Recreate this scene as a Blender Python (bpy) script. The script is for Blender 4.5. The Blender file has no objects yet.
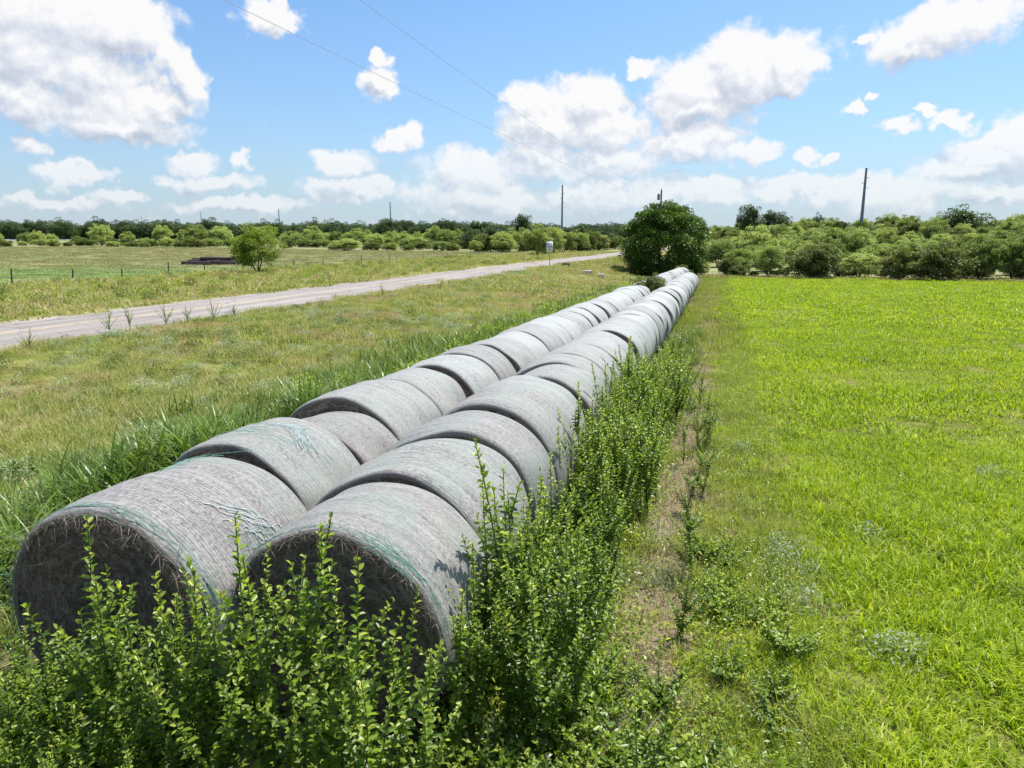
import bpy, math, random
import numpy as np
from mathutils import Vector, Matrix
R = math.radians
rng = np.random.default_rng(7)
random.seed(7)
scn = bpy.context.scene
COL = scn.collection

# ------------------------------------------------------------------ camera model (x right of the rows, y along the rows)
FOC, PITCH, YAW, CAMH = 712.0, R(11.4), R(16.0), 3.1
ct, st, cp, sp = math.cos(YAW), math.sin(YAW), math.cos(PITCH), math.sin(PITCH)
FW = np.array([-st*cp, ct*cp, -sp]); RT = np.array([ct, st, 0.0]); UP = np.array([-st*sp, ct*sp, cp])
CAM = np.array([0, 0, CAMH])
def ray(x, y):
    d = FW + RT*(x-512)/FOC + UP*(384-y)/FOC
    return d
def project(P):
    P = np.asarray(P, float)-CAM
    d = P@FW
    return 512+FOC*(P@RT)/d, 384-FOC*(P@UP)/d, d

def sstep(a, b, x):
    t = np.clip((np.asarray(x, float)-a)/(b-a), 0, 1)
    return t*t*(3-2*t)

# ------------------------------------------------------------------ terrain
def gz(X, Y):
    X = np.asarray(X, float); Y = np.asarray(Y, float)
    z = -0.016*np.clip(Y, 0, 92)*sstep(-17, -9, X)
    z = z + 6.3*sstep(88, 300, Y)*sstep(-15, 12, X)
    d = np.hypot(X, Y)
    z = z + 1.3*sstep(60, 200, -X)
    z = z + 2.0*sstep(300, 620, d)*sstep(20, -40, X)
    bump = 0.05*np.sin(X*1.3+.4*Y)*np.sin(Y*.9+1.1) + 0.03*np.sin(X*3.1+Y*2.2+.5)
    bump = bump*sstep(22, 7, d)
    keep = sstep(.6, 2.5, np.abs(X+22.8)-3.6)*sstep(.4, 1.4, np.abs(X+3.15)-1.9)
    return z + bump*keep
def at(px, py):
    """point of the terrain seen along one direction"""
    d = ray(px, py); d = d/np.linalg.norm(d)
    t, step = 1.0, .5
    p = CAM
    for i in range(4000):
        p = CAM+d*t
        if p[2] < gz(p[0], p[1]): break
        t += max(.05, .004*t)
    return p
def at_y(px, py, Y):
    d = ray(px, py); t = Y/d[1]
    return CAM+d*t

# ------------------------------------------------------------------ mesh helpers
class MB:
    def __init__(s): s.v, s.f, s.a, s.n = [], [], [], 0
    def add(s, v, f, a=0.5):
        v = np.asarray(v, float); f = np.asarray(f, int)
        s.v.append(v); s.f.append(f+s.n); s.n += len(v)
        s.a.append(np.full(len(v), a) if np.isscalar(a) else np.asarray(a, float))
    def mesh(s, name, mat, smooth=True):
        V = np.concatenate(s.v); A = np.concatenate(s.a)
        me = bpy.data.meshes.new(name)
        me.vertices.add(len(V)); me.vertices.foreach_set('co', V.ravel())
        idx = np.concatenate([f.ravel() for f in s.f]); sizes = np.concatenate([np.full(len(f), f.shape[1]) for f in s.f])
        me.loops.add(len(idx)); me.loops.foreach_set('vertex_index', idx.astype(np.int32))
        me.polygons.add(len(sizes)); st_ = np.concatenate([[0], np.cumsum(sizes)[:-1]])
        me.polygons.foreach_set('loop_start', st_.astype(np.int32))
        me.polygons.foreach_set('use_smooth', np.full(len(sizes), bool(smooth)))
        at_ = me.attributes.new('rnd', 'FLOAT', 'POINT'); at_.data.foreach_set('value', A)
        me.update(calc_edges=True); me.validate()
        if mat: me.materials.append(mat)
        return me
    def obj(s, name, mat, parent=None, link=True, smooth=True):
        o = bpy.data.objects.new(name, s.mesh(name, mat, smooth))
        if link: COL.objects.link(o)
        if parent: o.parent = parent
        return o

def unit(v): return v/np.maximum(np.linalg.norm(v, axis=-1, keepdims=True), 1e-9)
def leaves(mb, P, D, L, W, fold=.25, a=.5, six=True):
    """folded leaf faces at P pointing along D"""
    n = len(P); D = unit(D)
    up = np.tile([0, 0, 1.0], (n, 1)) + rng.normal(0, .35, (n, 3))
    S = unit(np.cross(D, up)); N = np.cross(S, D)
    L = np.broadcast_to(L, (n,))[:, None]; W = np.broadcast_to(W, (n,))[:, None]
    a = np.broadcast_to(a, (n,))
    if six:
        pts = [P, P+D*L*.28+S*W*.42+N*W*fold, P+D*L*.7+S*W*.44+N*W*fold, P+D*L-N*L*.12, P+D*L*.7-S*W*.44+N*W*fold, P+D*L*.28-S*W*.42+N*W*fold]
        V = np.stack(pts, 1).reshape(-1, 3); b = np.arange(n)[:, None]*6
        F = np.concatenate([b+np.array([[0, 3, 2, 1]]), b+np.array([[0, 5, 4, 3]])])
        mb.add(V, F, np.repeat(a, 6))
    else:
        pts = [P, P+D*L*.45+S*W*.5+N*W*fold, P+D*L, P+D*L*.45-S*W*.5+N*W*fold]
        V = np.stack(pts, 1).reshape(-1, 3); b = np.arange(n)[:, None]*4
        mb.add(V, b+np.array([[0, 3, 2, 1]]), np.repeat(a, 4))
def blades(mb, P, az, L, W, lean, curl, a=.5, lev=4):
    """grass blades: roots P, bending over towards az"""
    n = len(P); H = np.stack([np.cos(az), np.sin(az), 0*az], 1); S = np.stack([-np.sin(az), np.cos(az), 0*az], 1)
    L, W, lean, curl = [np.broadcast_to(q, (n,)) for q in (L, W, lean, curl)]
    p = P.copy(); rows = []
    for k in range(lev):
        t = k/(lev-1)
        w = (W*(1-t**1.6)*.5+W*.03)[:, None]
        rows.append(p-S*w); rows.append(p+S*w)
        ang = lean+curl*t
        p = p+(H*np.sin(ang)[:, None]+np.array([0, 0, 1])*np.cos(ang)[:, None])*(L/(lev-1))[:, None]
    V = np.stack(rows, 1).reshape(-1, 3); b = np.arange(n)[:, None]*(2*lev)
    F = np.concatenate([b+np.array([[2*k, 2*k+1, 2*k+3, 2*k+2]]) for k in range(lev-1)])
    mb.add(V, F, np.repeat(np.broadcast_to(a, (n,)), 2*lev))
def tube(mb, pts, rad, sides=6, a=.5, cap=True):
    pts = np.asarray(pts, float); n = len(pts); rad = np.broadcast_to(rad, (n,))
    T = unit(np.gradient(pts, axis=0))
    ref = np.array([0, 0, 1.0]) if abs(T[0, 2]) < .9 else np.array([1.0, 0, 0])
    S = unit(np.cross(T, ref)); N = np.cross(S, T)
    th = np.linspace(0, 2*np.pi, sides, endpoint=False)
    V = pts[:, None]+rad[:, None, None]*(S[:, None]*np.cos(th)[None, :, None]+N[:, None]*np.sin(th)[None, :, None])
    V = V.reshape(-1, 3); F = []
    for i in range(n-1):
        for j in range(sides):
            k = (j+1) % sides
            F.append([i*sides+j, i*sides+k, (i+1)*sides+k, (i+1)*sides+j])
    mb.add(V, F, a)
    if cap:
        mb.add(V[:sides], [list(range(sides))][::-1], a); mb.add(V[-sides:], [list(range(sides))], a)
def box(mb, c, s, rz=0, a=.5):
    c = np.array(c, float); h = np.array(s, float)/2
    g = np.array([[x, y, z] for x in (-1, 1) for y in (-1, 1) for z in (-1, 1)])*h
    cz, sz = math.cos(rz), math.sin(rz)
    g = np.stack([g[:, 0]*cz-g[:, 1]*sz, g[:, 0]*sz+g[:, 1]*cz, g[:, 2]], 1)+c
    mb.add(g, [[0, 1, 3, 2], [4, 6, 7, 5], [0, 4, 5, 1], [2, 3, 7, 6], [0, 2, 6, 4], [1, 5, 7, 3]], a)

def thing(name, label, cat, loc=(0, 0, 0), rz=0, group=None):
    o = bpy.data.objects.new(name, None); COL.objects.link(o)
    o.empty_display_size = .3
    o.location = loc; o.rotation_euler = (0, 0, rz); tag(o, label, cat, group); return o
def tag(o, label=None, cat=None, group=None, kind=None):
    if label: o['label'] = label
    if cat: o['category'] = cat
    if group: o['group'] = group
    if kind: o['kind'] = kind
    return o
def dup(root, loc, rz=0, scale=None, label=None, group=None):
    r = root.copy(); COL.objects.link(r)
    r.location = loc; r.rotation_euler = (0, 0, rz)
    if scale is not None: r.scale = scale if hasattr(scale, '__len__') else (scale,)*3
    if label: r['label'] = label
    if group: r['group'] = group
    for ch in root.children:
        c = ch.copy(); COL.objects.link(c); c.parent = r
    return r

# ------------------------------------------------------------------ node helpers
class NT:
    def __init__(s, nt): s.t = nt; s.n = nt.nodes; s.l = nt.links
    def new(s, typ, **kw):
        nd = s.n.new(typ)
        for k, v in kw.items(): setattr(nd, k, v)
        return nd
    def put(s, sock, v):
        if isinstance(v, bpy.types.NodeSocket): s.l.new(v, sock)
        elif v is not None: sock.default_value = v
    def math(s, op, a, b=None, c=None, clamp=False):
        nd = s.new('ShaderNodeMath', operation=op, use_clamp=clamp)
        for i, v in enumerate((a, b, c)):
            if v is not None: s.put(nd.inputs[i], v)
        return nd.outputs[0]
    def vmath(s, op, a, b=None, c=None, out=0):
        nd = s.new('ShaderNodeVectorMath', operation=op)
        for i, v in enumerate((a, b, c)):
            if v is not None: s.put(nd.inputs[i], v)
        return nd.outputs[out]
    def noise(s, vec, scale, detail=3, rough=.55, out=0, dist=0):
        nd = s.new('ShaderNodeTexNoise'); s.put(nd.inputs['Vector'], vec)
        nd.inputs['Scale'].default_value = scale; nd.inputs['Detail'].default_value = detail
        nd.inputs['Roughness'].default_value = rough; nd.inputs['Distortion'].default_value = dist
        return nd.outputs[out]
    def smooth(s, x, a, b):
        nd = s.new('ShaderNodeMapRange', interpolation_type='SMOOTHSTEP')
        s.put(nd.inputs[0], x); nd.inputs[1].default_value = a; nd.inputs[2].default_value = b
        return nd.outputs[0]
    def mix(s, f, a, b, blend='MIX'):
        nd = s.new('ShaderNodeMix', data_type='RGBA', blend_type=blend)
        s.put(nd.inputs[0], f)
        for i, v in ((6, a), (7, b)):
            if isinstance(v, tuple) and len(v) == 3: v = v+(1,)
            s.put(nd.inputs[i], v)
        return nd.outputs[2]
    def ramp(s, f, stops):
        nd = s.new('ShaderNodeValToRGB'); s.put(nd.inputs[0], f); cr = nd.color_ramp
        while len(cr.elements) < len(stops): cr.elements.new(.5)
        for e, (p, c) in zip(cr.elements, stops): e.position = p; e.color = tuple(c)+(1,)
        return nd.outputs[0]
def material(name):
    m = bpy.data.materials.new(name); m.use_nodes = True; t = NT(m.node_tree)
    b = t.n['Principled BSDF']; return m, t, b

def foliage(name, stops, trans=.4, rough=.5, patch=None, patch_scale=.6, spec=.35, objvar=.25, tcol=1.25):
    """leaf material: tone runs with each leaf, each plant and patches of ground"""
    m, t, b = material(name)
    at_ = t.new('ShaderNodeAttribute', attribute_name='rnd').outputs['Fac']
    oi = t.new('ShaderNodeObjectInfo').outputs['Random']
    pos = t.new('ShaderNodeNewGeometry').outputs['Position']
    nz = t.noise(pos, patch_scale, 3)
    f = t.math('ADD', at_, t.math('MULTIPLY', t.math('SUBTRACT', oi, .5), objvar))
    f = t.math('ADD', f, t.math('MULTIPLY', t.math('SUBTRACT', nz, .5), .7), clamp=True)
    c = t.ramp(f, stops)
    if patch:
        nz2 = t.noise(pos, patch[1], 4)
        c = t.mix(t.math('MULTIPLY', t.smooth(nz2, patch[2], patch[3]), patch[4] if len(patch) > 4 else 1.0), c, patch[0])
    t.put(b.inputs['Base Color'], c); b.inputs['Roughness'].default_value = rough
    b.inputs['Specular IOR Level'].default_value = spec
    tr = t.new('ShaderNodeBsdfTranslucent')
    tc = t.mix(1.0, c, (tcol, tcol*1.02, tcol*.55), 'MULTIPLY')
    t.put(tr.inputs[0], tc)
    mx = t.new('ShaderNodeMixShader'); mx.inputs[0].default_value = trans
    t.l.new(b.outputs[0], mx.inputs[1]); t.l.new(tr.outputs[0], mx.inputs[2])
    t.l.new(mx.outputs[0], t.n['Material Output'].inputs[0])
    return m
def plain(name, c1, c2=None, scale=8, rough=.8, metal=0, stretch=(1, 1, 1), bump=0):
    m, t, b = material(name)
    co = t.new('ShaderNodeTexCoord').outputs['Object']
    v = t.vmath('MULTIPLY', co, stretch)
    nz = t.noise(v, scale, 5, .65)
    c = t.mix(t.smooth(nz, .3, .7), c1, c2 or tuple(x*.7 for x in c1))
    t.put(b.inputs['Base Color'], c); b.inputs['Roughness'].default_value = rough; b.inputs['Metallic'].default_value = metal
    if bump:
        bp = t.new('ShaderNodeBump'); bp.inputs['Strength'].default_value = bump; bp.inputs['Distance'].default_value = .02
        t.put(bp.inputs['Height'], nz); t.l.new(bp.outputs[0], b.inputs['Normal'])
    return m

# ------------------------------------------------------------------ leaf and grass materials
M = {}
M['weed'] = foliage('weed_leaf', [(0, (.085, .145, .018)), (.35, (.185, .285, .032)), (.7, (.34, .44, .055)), (1, (.56, .60, .13))], .5, .36, patch_scale=.5, spec=.5, objvar=.2)
M['weed_stem'] = plain('weed_stem', (.13, .17, .05), (.10, .09, .04), 20)
M['field'] = foliage('field_blade', [(0, (.16, .235, .003)), (.4, (.295, .41, .004)), (.75, (.41, .50, .010)), (1, (.52, .56, .06))], .42, .5, patch_scale=.28, objvar=.3, patch=((.12, .23, .01), .9, .56, .70, .6))
M['strip'] = foliage('strip_blade', [(0, (.15, .21, .02)), (.45, (.26, .34, .03)), (.75, (.36, .39, .06)), (1, (.50, .43, .18))], .35, .6, patch_scale=.9, objvar=.5)
M['dry'] = foliage('dry_blade', [(0, (.22, .17, .09)), (.5, (.36, .29, .17)), (1, (.55, .47, .33))], .25, .7, patch_scale=.9)
M['pale'] = foliage('pale_seedhead', [(0, (.40, .40, .33)), (1, (.62, .62, .56))], .3, .7)
M['verge'] = foliage('verge_blade', [(0, (.15, .205, .034)), (.35, (.28, .335, .06)), (.6, (.41, .42, .11)), (.82, (.51, .45, .21)), (1, (.53, .42, .25))], .33, .6, patch_scale=.45, objvar=.7, patch=((.44, .33, .19), .30, .50, .64, .75))
M['tall'] = foliage('tall_blade', [(0, (.05, .095, .01)), (.4, (.105, .18, .022)), (.75, (.19, .28, .04)), (1, (.38, .42, .15))], .3, .34, patch_scale=.8, spec=.3)
M['sage'] = foliage('sage_leaf', [(0, (.20, .26, .13)), (1, (.40, .46, .30))], .3, .6)
M['thicket'] = foliage('thicket_leaf', [(0, (.16, .215, .06)), (.5, (.30, .37, .115)), (1, (.47, .53, .20))], .4, .55, patch_scale=.16, objvar=.85)
M['bush'] = foliage('bush_leaf', [(0, (.04, .08, .012)), (.5, (.085, .16, .02)), (1, (.20, .29, .035))], .3, .4, patch_scale=.5, spec=.5)
M['shrub'] = foliage('shrub_leaf', [(0, (.07, .095, .024)), (.5, (.15, .185, .046)), (1, (.30, .30, .07))], .3, .55, patch_scale=.3, objvar=.4)
M['pale'] = M.get('pale')
M['olive'] = foliage('olive_leaf', [(0, (.12, .165, .04)), (.5, (.23, .29, .08)), (1, (.39, .44, .15))], .38, .55, patch_scale=.12, objvar=.8)
M['oak'] = foliage('oak_leaf', [(0, (.04, .072, .028)), (.5, (.085, .135, .048)), (1, (.15, .21, .075))], .25, .5, patch_scale=.15, objvar=.5)
M['young'] = foliage('young_tree_leaf', [(0, (.13, .19, .025)), (.5, (.25, .32, .045)), (1, (.40, .44, .09))], .4, .5, patch_scale=.7)
M['bark'] = plain('bark', (.11, .085, .065), (.05, .04, .032), 6, .9, stretch=(3, 3, .6), bump=.5)
M['pole'] = plain('weathered_pole', (.22, .18, .15), (.13, .10, .085), 3, .85, stretch=(8, 8, .4))
M['steel'] = plain('grey_blue_steel', (.17, .23, .30), (.13, .18, .25), 1, .5)
M['wire'] = plain('wire_metal', (.40, .42, .46), (.36, .38, .42), 3, .5)

# ------------------------------------------------------------------ ground
def build_ground():
    def axis(lo, hi, c, d0, g):
        a = [c]
        s = d0
        while a[-1] < hi: a.append(a[-1]+s); s *= g
        b = [c]; s = d0
        while b[-1] > lo: b.append(b[-1]-s); s *= g
        return np.array(sorted(set(b[1:]+a)))
    xs = axis(-3200, 3200, -3, .35, 1.035); ys = axis(-400, 4200, 5, .4, 1.03)
    X, Y = np.meshgrid(xs, ys); Z = gz(X, Y)
    V = np.stack([X, Y, Z], -1).reshape(-1, 3); nx = len(xs)
    i, j = np.meshgrid(np.arange(len(ys)-1), np.arange(nx-1), indexing='ij'); q = (i*nx+j).ravel()[:, None]
    mb = MB(); mb.add(V, q+np.array([[0, 1, nx+1, nx]]))
    m, t, b = material('ground_soil_and_sward')
    pos = t.new('ShaderNodeNewGeometry').outputs['Position']
    sx = t.new('ShaderNodeSeparateXYZ'); t.put(sx.inputs[0], pos); x, y = sx.outputs[0], sx.outputs[1]
    nb = t.noise(pos, .35, 5, .6); nm = t.noise(pos, 2.2, 5, .65); nf = t.noise(pos, 26, 4, .7)
    wob = t.math('MULTIPLY', t.math('SUBTRACT', t.noise(pos, .5, 4), .5), 1.6)
    xw = t.math('ADD', x, wob)
    soil = t.mix(nf, (.17, .125, .085), (.36, .285, .205))
    c_trk = t.mix(t.smooth(nf, .35, .65), (.15, .11, .07), (.33, .26, .165))
    # bright field
    c_field = t.mix(t.smooth(nm, .3, .7), (.09, .105, .015), (.20, .215, .035))
    c_field = t.mix(t.math('MULTIPLY', t.smooth(nf, .5, .66), .7), c_field, (.22, .17, .09))
    # strip by the rows
    c_strip = t.mix(t.smooth(nm, .36, .56), soil, (.17, .19, .04))
    # verge
    c_verge = t.mix(t.smooth(nb, .35, .65), (.17, .21, .035), (.32, .27, .11))
    c_verge = t.mix(t.smooth(nm, .55, .75), c_verge, (.33, .25, .14))
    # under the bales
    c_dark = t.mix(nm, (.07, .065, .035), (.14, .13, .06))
    # pasture: green near the fence, tan further off
    pst = t.noise(t.vmath('MULTIPLY', pos, (.3, 1, 1)), .09, 6, .65)
    c_pg = t.mix(t.smooth(pst, .35, .65), (.13, .195, .045), (.185, .24, .065))
    c_pb = t.mix(t.smooth(pst, .35, .65), (.18, .18, .068), (.25, .225, .10))
    dist = t.vmath('LENGTH', pos, out=1)
    edge = t.math('ADD', dist, t.math('MULTIPLY', t.math('SUBTRACT', pst, .5), 60))
    edge = t.math('ADD', edge, t.math('MULTIPLY', y, .9))
    c_past = t.mix(t.smooth(edge, 120, 175), c_pg, c_pb)
    c_past = t.mix(t.math('MULTIPLY', t.smooth(nf, .5, .8), .25), c_past, (.12, .15, .04))
    # scrub floor
    c_scrub = t.mix(t.smooth(nb, .4, .6), (.30, .26, .14), (.17, .21, .06))
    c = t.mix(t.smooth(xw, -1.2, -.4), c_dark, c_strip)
    tx = t.math('ADD', x, t.math('MULTIPLY', t.math('SUBTRACT', t.noise(pos, 1.3, 3), .5), .3))
    tx = t.math('ABSOLUTE', t.math('SUBTRACT', tx, t.math('MULTIPLY_ADD', y, .004, -.42)))
    c = t.mix(t.math('MULTIPLY', t.smooth(tx, .50, .2), .88), c, c_trk)
    c = t.mix(t.smooth(xw, .6, 1.5), c, c_field)
    left = t.smooth(xw, -5.2, -6.0)
    c = t.mix(t.smooth(t.math('MULTIPLY', xw, -1), 5.2, 6.2), c, c_verge)
    c = t.mix(t.smooth(t.math('MULTIPLY', xw, -1), 46, 49), c, c_past)
    ye = t.math('ADD', y, t.math('MULTIPLY', wob, 2))
    far = t.math('MULTIPLY', t.smooth(ye, 91, 95), t.smooth(x, -6, -2))
    c = t.mix(far, c, c_scrub)
    fard = t.smooth(dist, 205, 225)
    c = t.mix(t.math('MULTIPLY', fard, t.smooth(t.math('MULTIPLY', x, -1), 33, 36)), c, c_scrub)
    t.put(b.inputs['Base Color'], c); b.inputs['Roughness'].default_value = .95
    b.inputs['Specular IOR Level'].default_value = .15
    bp = t.new('ShaderNodeBump'); bp.inputs['Strength'].default_value = .6; bp.inputs['Distance'].default_value = .06
    t.put(bp.inputs['Height'], t.math('ADD', nf, nm)); t.l.new(bp.outputs[0], b.inputs['Normal'])
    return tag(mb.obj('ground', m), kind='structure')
build_ground()

def build_road():
    ys = np.arange(-60, 330, 1.5)
    def sheet(x0, x1, z, wob0=0, wob1=0, n=8, crown=0):
        mb = MB(); u = np.linspace(0, 1, n)
        X = np.stack([x0+(x1-x0)*k+(1-k)*wob0*np.sin(ys*.7+np.sin(ys*.23)*2)+k*wob1*np.sin(ys*.5+2) for k in u], 1)
        Y = np.repeat(ys[:, None], n, 1); Z = z+crown*(1-(2*u-1)**2)[None, :]+0*X
        V = np.stack([X, Y, Z], -1).reshape(-1, 3)
        i, j = np.meshgrid(np.arange(len(ys)-1), np.arange(n-1), indexing='ij'); q = (i*n+j).ravel()[:, None]
        mb.add(V, q+np.array([[0, 1, n+1, n]])); return mb
    m, t, b = material('worn_chip_seal')
    pos = t.new('ShaderNodeNewGeometry').outputs['Position']
    sx = t.new('ShaderNodeSeparateXYZ'); t.put(sx.inputs[0], pos)
    n1 = t.noise(t.vmath('MULTIPLY', pos, (1, .08, 1)), 1.4, 4); n2 = t.noise(pos, 40, 3, .7); n3 = t.noise(pos, .4, 5)
    c = t.mix(t.smooth(n1, .35, .65), (.245, .208, .178), (.345, .297, .255))
    c = t.mix(t.math('MULTIPLY', t.smooth(n3, .5, .7), .4), c, (.25, .225, .24))
    c = t.mix(t.math('MULTIPLY', n2, .25), c, (.15, .14, .14))
    wt = t.math('ABSOLUTE', t.math('SUBTRACT', t.math('ABSOLUTE', t.math('ADD', sx.outputs[0], 22.75)), 1.55))
    c = t.mix(t.math('MULTIPLY', t.smooth(t.math('ABSOLUTE', t.math('SUBTRACT', wt, .72)), .28, .1), t.math('MULTIPLY', n3, .55)), c, (.15, .135, .125))
    crk = t.new('ShaderNodeTexVoronoi', feature='DISTANCE_TO_EDGE'); t.put(crk.inputs['Vector'], t.vmath('ADD', pos, t.vmath('MULTIPLY', t.noise(pos, 1.5, 3, out=1), (1, 1, 0)))); crk.inputs['Scale'].default_value = .5
    c = t.mix(t.math('MULTIPLY', t.smooth(crk.outputs['Distance'], .02, .004), .6), c, (.09, .08, .075))
    # worn yellow centre line, flush with the surface
    ln = t.math('ABSOLUTE', t.math('ADD', sx.outputs[0], 22.75))
    lm = t.math('MULTIPLY', t.smooth(t.math('MULTIPLY', ln, -1), -.085, -.06), t.smooth(t.noise(pos, 1.1, 5, .7), .36, .56))
    c = t.mix(t.math('MULTIPLY', lm, .85), c, (.62, .42, .14))
    t.put(b.inputs['Base Color'], c); b.inputs['Roughness'].default_value = .85
    bp = t.new('ShaderNodeBump'); bp.inputs['Strength'].default_value = .3; bp.inputs['Distance'].default_value = .01
    t.put(bp.inputs['Height'], n2); t.l.new(bp.outputs[0], b.inputs['Normal'])
    g = plain('road_shoulder_gravel', (.40, .34, .27), (.26, .23, .18), 14, .95)
    tag(sheet(-26.7, -18.9, .006, .25, .25).obj('road_shoulder', g), kind='structure')
    tag(sheet(-25.9, -19.6, .02, .08, .08, crown=.05).obj('road', m), kind='structure')
build_road()

# ------------------------------------------------------------------ bales
def bale_materials():
    m, t, b = material('net_wrapped_hay')
    tc = t.new('ShaderNodeTexCoord').outputs['Object']
    oi = t.new('ShaderNodeObjectInfo'); rnd = oi.outputs['Random']
    off = t.new('ShaderNodeCombineXYZ')
    for k in range(3): t.put(off.inputs[k], t.math('MULTIPLY', rnd, 37.0+11*k))
    p = t.vmath('ADD', tc, off.outputs[0])
    sx = t.new('ShaderNodeSeparateXYZ'); t.put(sx.inputs[0], tc); y = sx.outputs[1]
    sxo = t.new('ShaderNodeSeparateXYZ'); t.put(sxo.inputs[0], tc)
    ang = t.math('ARCTAN2', t.math('SUBTRACT', sxo.outputs[2], .75), sxo.outputs[0])
    cyl = t.new('ShaderNodeCombineXYZ'); t.put(cyl.inputs[0], t.math('MULTIPLY', ang, .8)); t.put(cyl.inputs[1], t.math('MULTIPLY', sxo.outputs[1], 16)); t.put(cyl.inputs[2], t.math('MULTIPLY', rnd, 90))
    streak = t.noise(cyl.outputs[0], 2.2, 6, .7); streak2 = t.noise(cyl.outputs[0], .55, 4, .6)
    fine = t.noise(p, 34, 6, .78); mid = t.noise(p, 9, 5, .6); big = t.noise(p, 2.2, 3, .5)
    hay = t.noise(t.vmath('MULTIPLY', p, (1, 3.2, 1)), 32, 4, .7, dist=1.5)
    c = t.mix(t.smooth(fine, .32, .70), (.09, .082, .070), (.425, .405, .36))
    c = t.mix(t.math('MULTIPLY', t.smooth(mid, .4, .7), .35), c, (.345, .315, .31))
    c = t.mix(t.math('MULTIPLY', t.smooth(hay, .55, .70), .6), c, (.085, .072, .062))
    c = t.mix(t.math('MULTIPLY', t.smooth(streak, .50, .68), .55), c, (.46, .44, .40))
    c = t.mix(t.math('MULTIPLY', t.smooth(streak, .47, .33), .6), c, (.115, .10, .09))
    c = t.mix(t.math('MULTIPLY', t.smooth(streak2, .52, .68), .45), c, (.30, .235, .215))
    # bands of tighter net round the bale
    yb = t.new('ShaderNodeCombineXYZ'); t.put(yb.inputs[1], t.math('ADD', y, t.math('MULTIPLY', rnd, 50)))
    band = t.noise(yb.outputs[0], 9, 4, .7)
    c = t.mix(t.math('MULTIPLY', t.smooth(band, .52, .64), .4), c, (.42, .415, .395))
    c = t.mix(t.math('MULTIPLY', t.smooth(band, .44, .36), .5), c, (.15, .145, .135))
    # green net tint
    gr = t.math('ADD', t.math('MULTIPLY', t.math('ABSOLUTE', t.math('SUBTRACT', y, .55)), .08), big)
    gr = t.math('ADD', gr, t.math('MULTIPLY', t.math('SUBTRACT', rnd, .5), .12))
    c = t.mix(t.math('MULTIPLY', t.smooth(gr, .47, .64), .42), c, (.25, .305, .25))
    # net strands
    ywob = t.math('ADD', y, t.math('MULTIPLY', t.noise(p, 3, 2), .05))
    sn = t.math('SINE', t.math('MULTIPLY', ywob, 2*math.pi/.024))
    br = t.smooth(t.noise(p, 14, 4, .7), .36, .6)
    strand = t.math('MULTIPLY', t.smooth(sn, .35, .9), br)
    c = t.mix(t.math('MULTIPLY', strand, .4), c, (.43, .43, .405))
    gap = t.math('MULTIPLY', t.smooth(t.math('MULTIPLY', sn, -1), .55, .95), br)
    c = t.mix(t.math('MULTIPLY', gap, .5), c, (.17, .15, .15))
    c = t.mix(t.math('MULTIPLY', t.math('SUBTRACT', 1, oi.outputs['Alpha']), .42), c, (.52, .53, .50))  # whitish glancing sheen of the sunlit net, mixed into the wrap colour
    rim = t.math('MULTIPLY', t.smooth(t.math('ADD', t.math('ABSOLUTE', t.math('SUBTRACT', y, .6)), t.math('MULTIPLY', mid, .05)), .595, .62), .75)
    c = t.mix(rim, c, t.mix(fine, (.06, .05, .04), (.24, .20, .165)))
    hs = t.new('ShaderNodeHueSaturation'); t.put(hs.inputs['Color'], c)
    t.put(hs.inputs['Value'], t.math('ADD', .9, t.math('MULTIPLY', rnd, .22))); hs.inputs['Saturation'].default_value = .9
    t.put(b.inputs['Base Color'], hs.outputs[0]); b.inputs['Roughness'].default_value = .6
    b.inputs['Specular IOR Level'].default_value = .4
    pass
    bp = t.new('ShaderNodeBump'); bp.inputs['Strength'].default_value = .7; bp.inputs['Distance'].default_value = .012
    t.put(bp.inputs['Height'], t.math('ADD', t.math('ADD', fine, hay), t.math('MULTIPLY', sn, .12)))
    t.l.new(bp.outputs[0], b.inputs['Normal'])
    M['net'] = m
    m, t, b = material('packed_hay_end')
    tc = t.new('ShaderNodeTexCoord').outputs['Object']
    rel = t.vmath('SUBTRACT', tc, (0, 0, .8))
    flat = t.vmath('MULTIPLY', rel, (1, 0, 1))
    rad = t.vmath('LENGTH', flat, out=1)
    fine = t.noise(tc, 40, 5, .75, dist=1.2); mid = t.noise(tc, 6, 5, .6)
    rr = t.math('ADD', t.math('MULTIPLY', rad, 60), t.math('MULTIPLY', mid, 22))
    ring = t.math('SINE', rr)
    c = t.mix(t.smooth(fine, .3, .7), (.075, .053, .038), (.38, .295, .225))
    c = t.mix(t.math('MULTIPLY', t.smooth(ring, 0, 1), .5), c, (.50, .40, .31))
    c = t.mix(t.math('MULTIPLY', t.smooth(mid, .52, .7), .55), c, (.075, .052, .04))
    t.put(b.inputs['Base Color'], c); b.inputs['Roughness'].default_value = .95; b.inputs['Specular IOR Level'].default_value = .1
    bp = t.new('ShaderNodeBump'); bp.inputs['Strength'].default_value = .9; bp.inputs['Distance'].default_value = .03
    t.put(bp.inputs['Height'], t.math('ADD', fine, t.math('MULTIPLY', ring, .15))); t.l.new(bp.outputs[0], b.inputs['Normal'])
    M['hay'] = m
    M['straw'] = foliage('loose_straw', [(0, (.10, .075, .06)), (.6, (.26, .21, .17)), (1, (.55, .48, .42))], .15, .7, objvar=0)
    M['netgreen'] = plain('green_net_strand', (.10, .33, .23), (.22, .42, .33), 9, .6)
    M['netwhite'] = plain('white_net_strand', (.60, .64, .62), (.42, .52, .47), 9, .6)
bale_materials()

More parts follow.
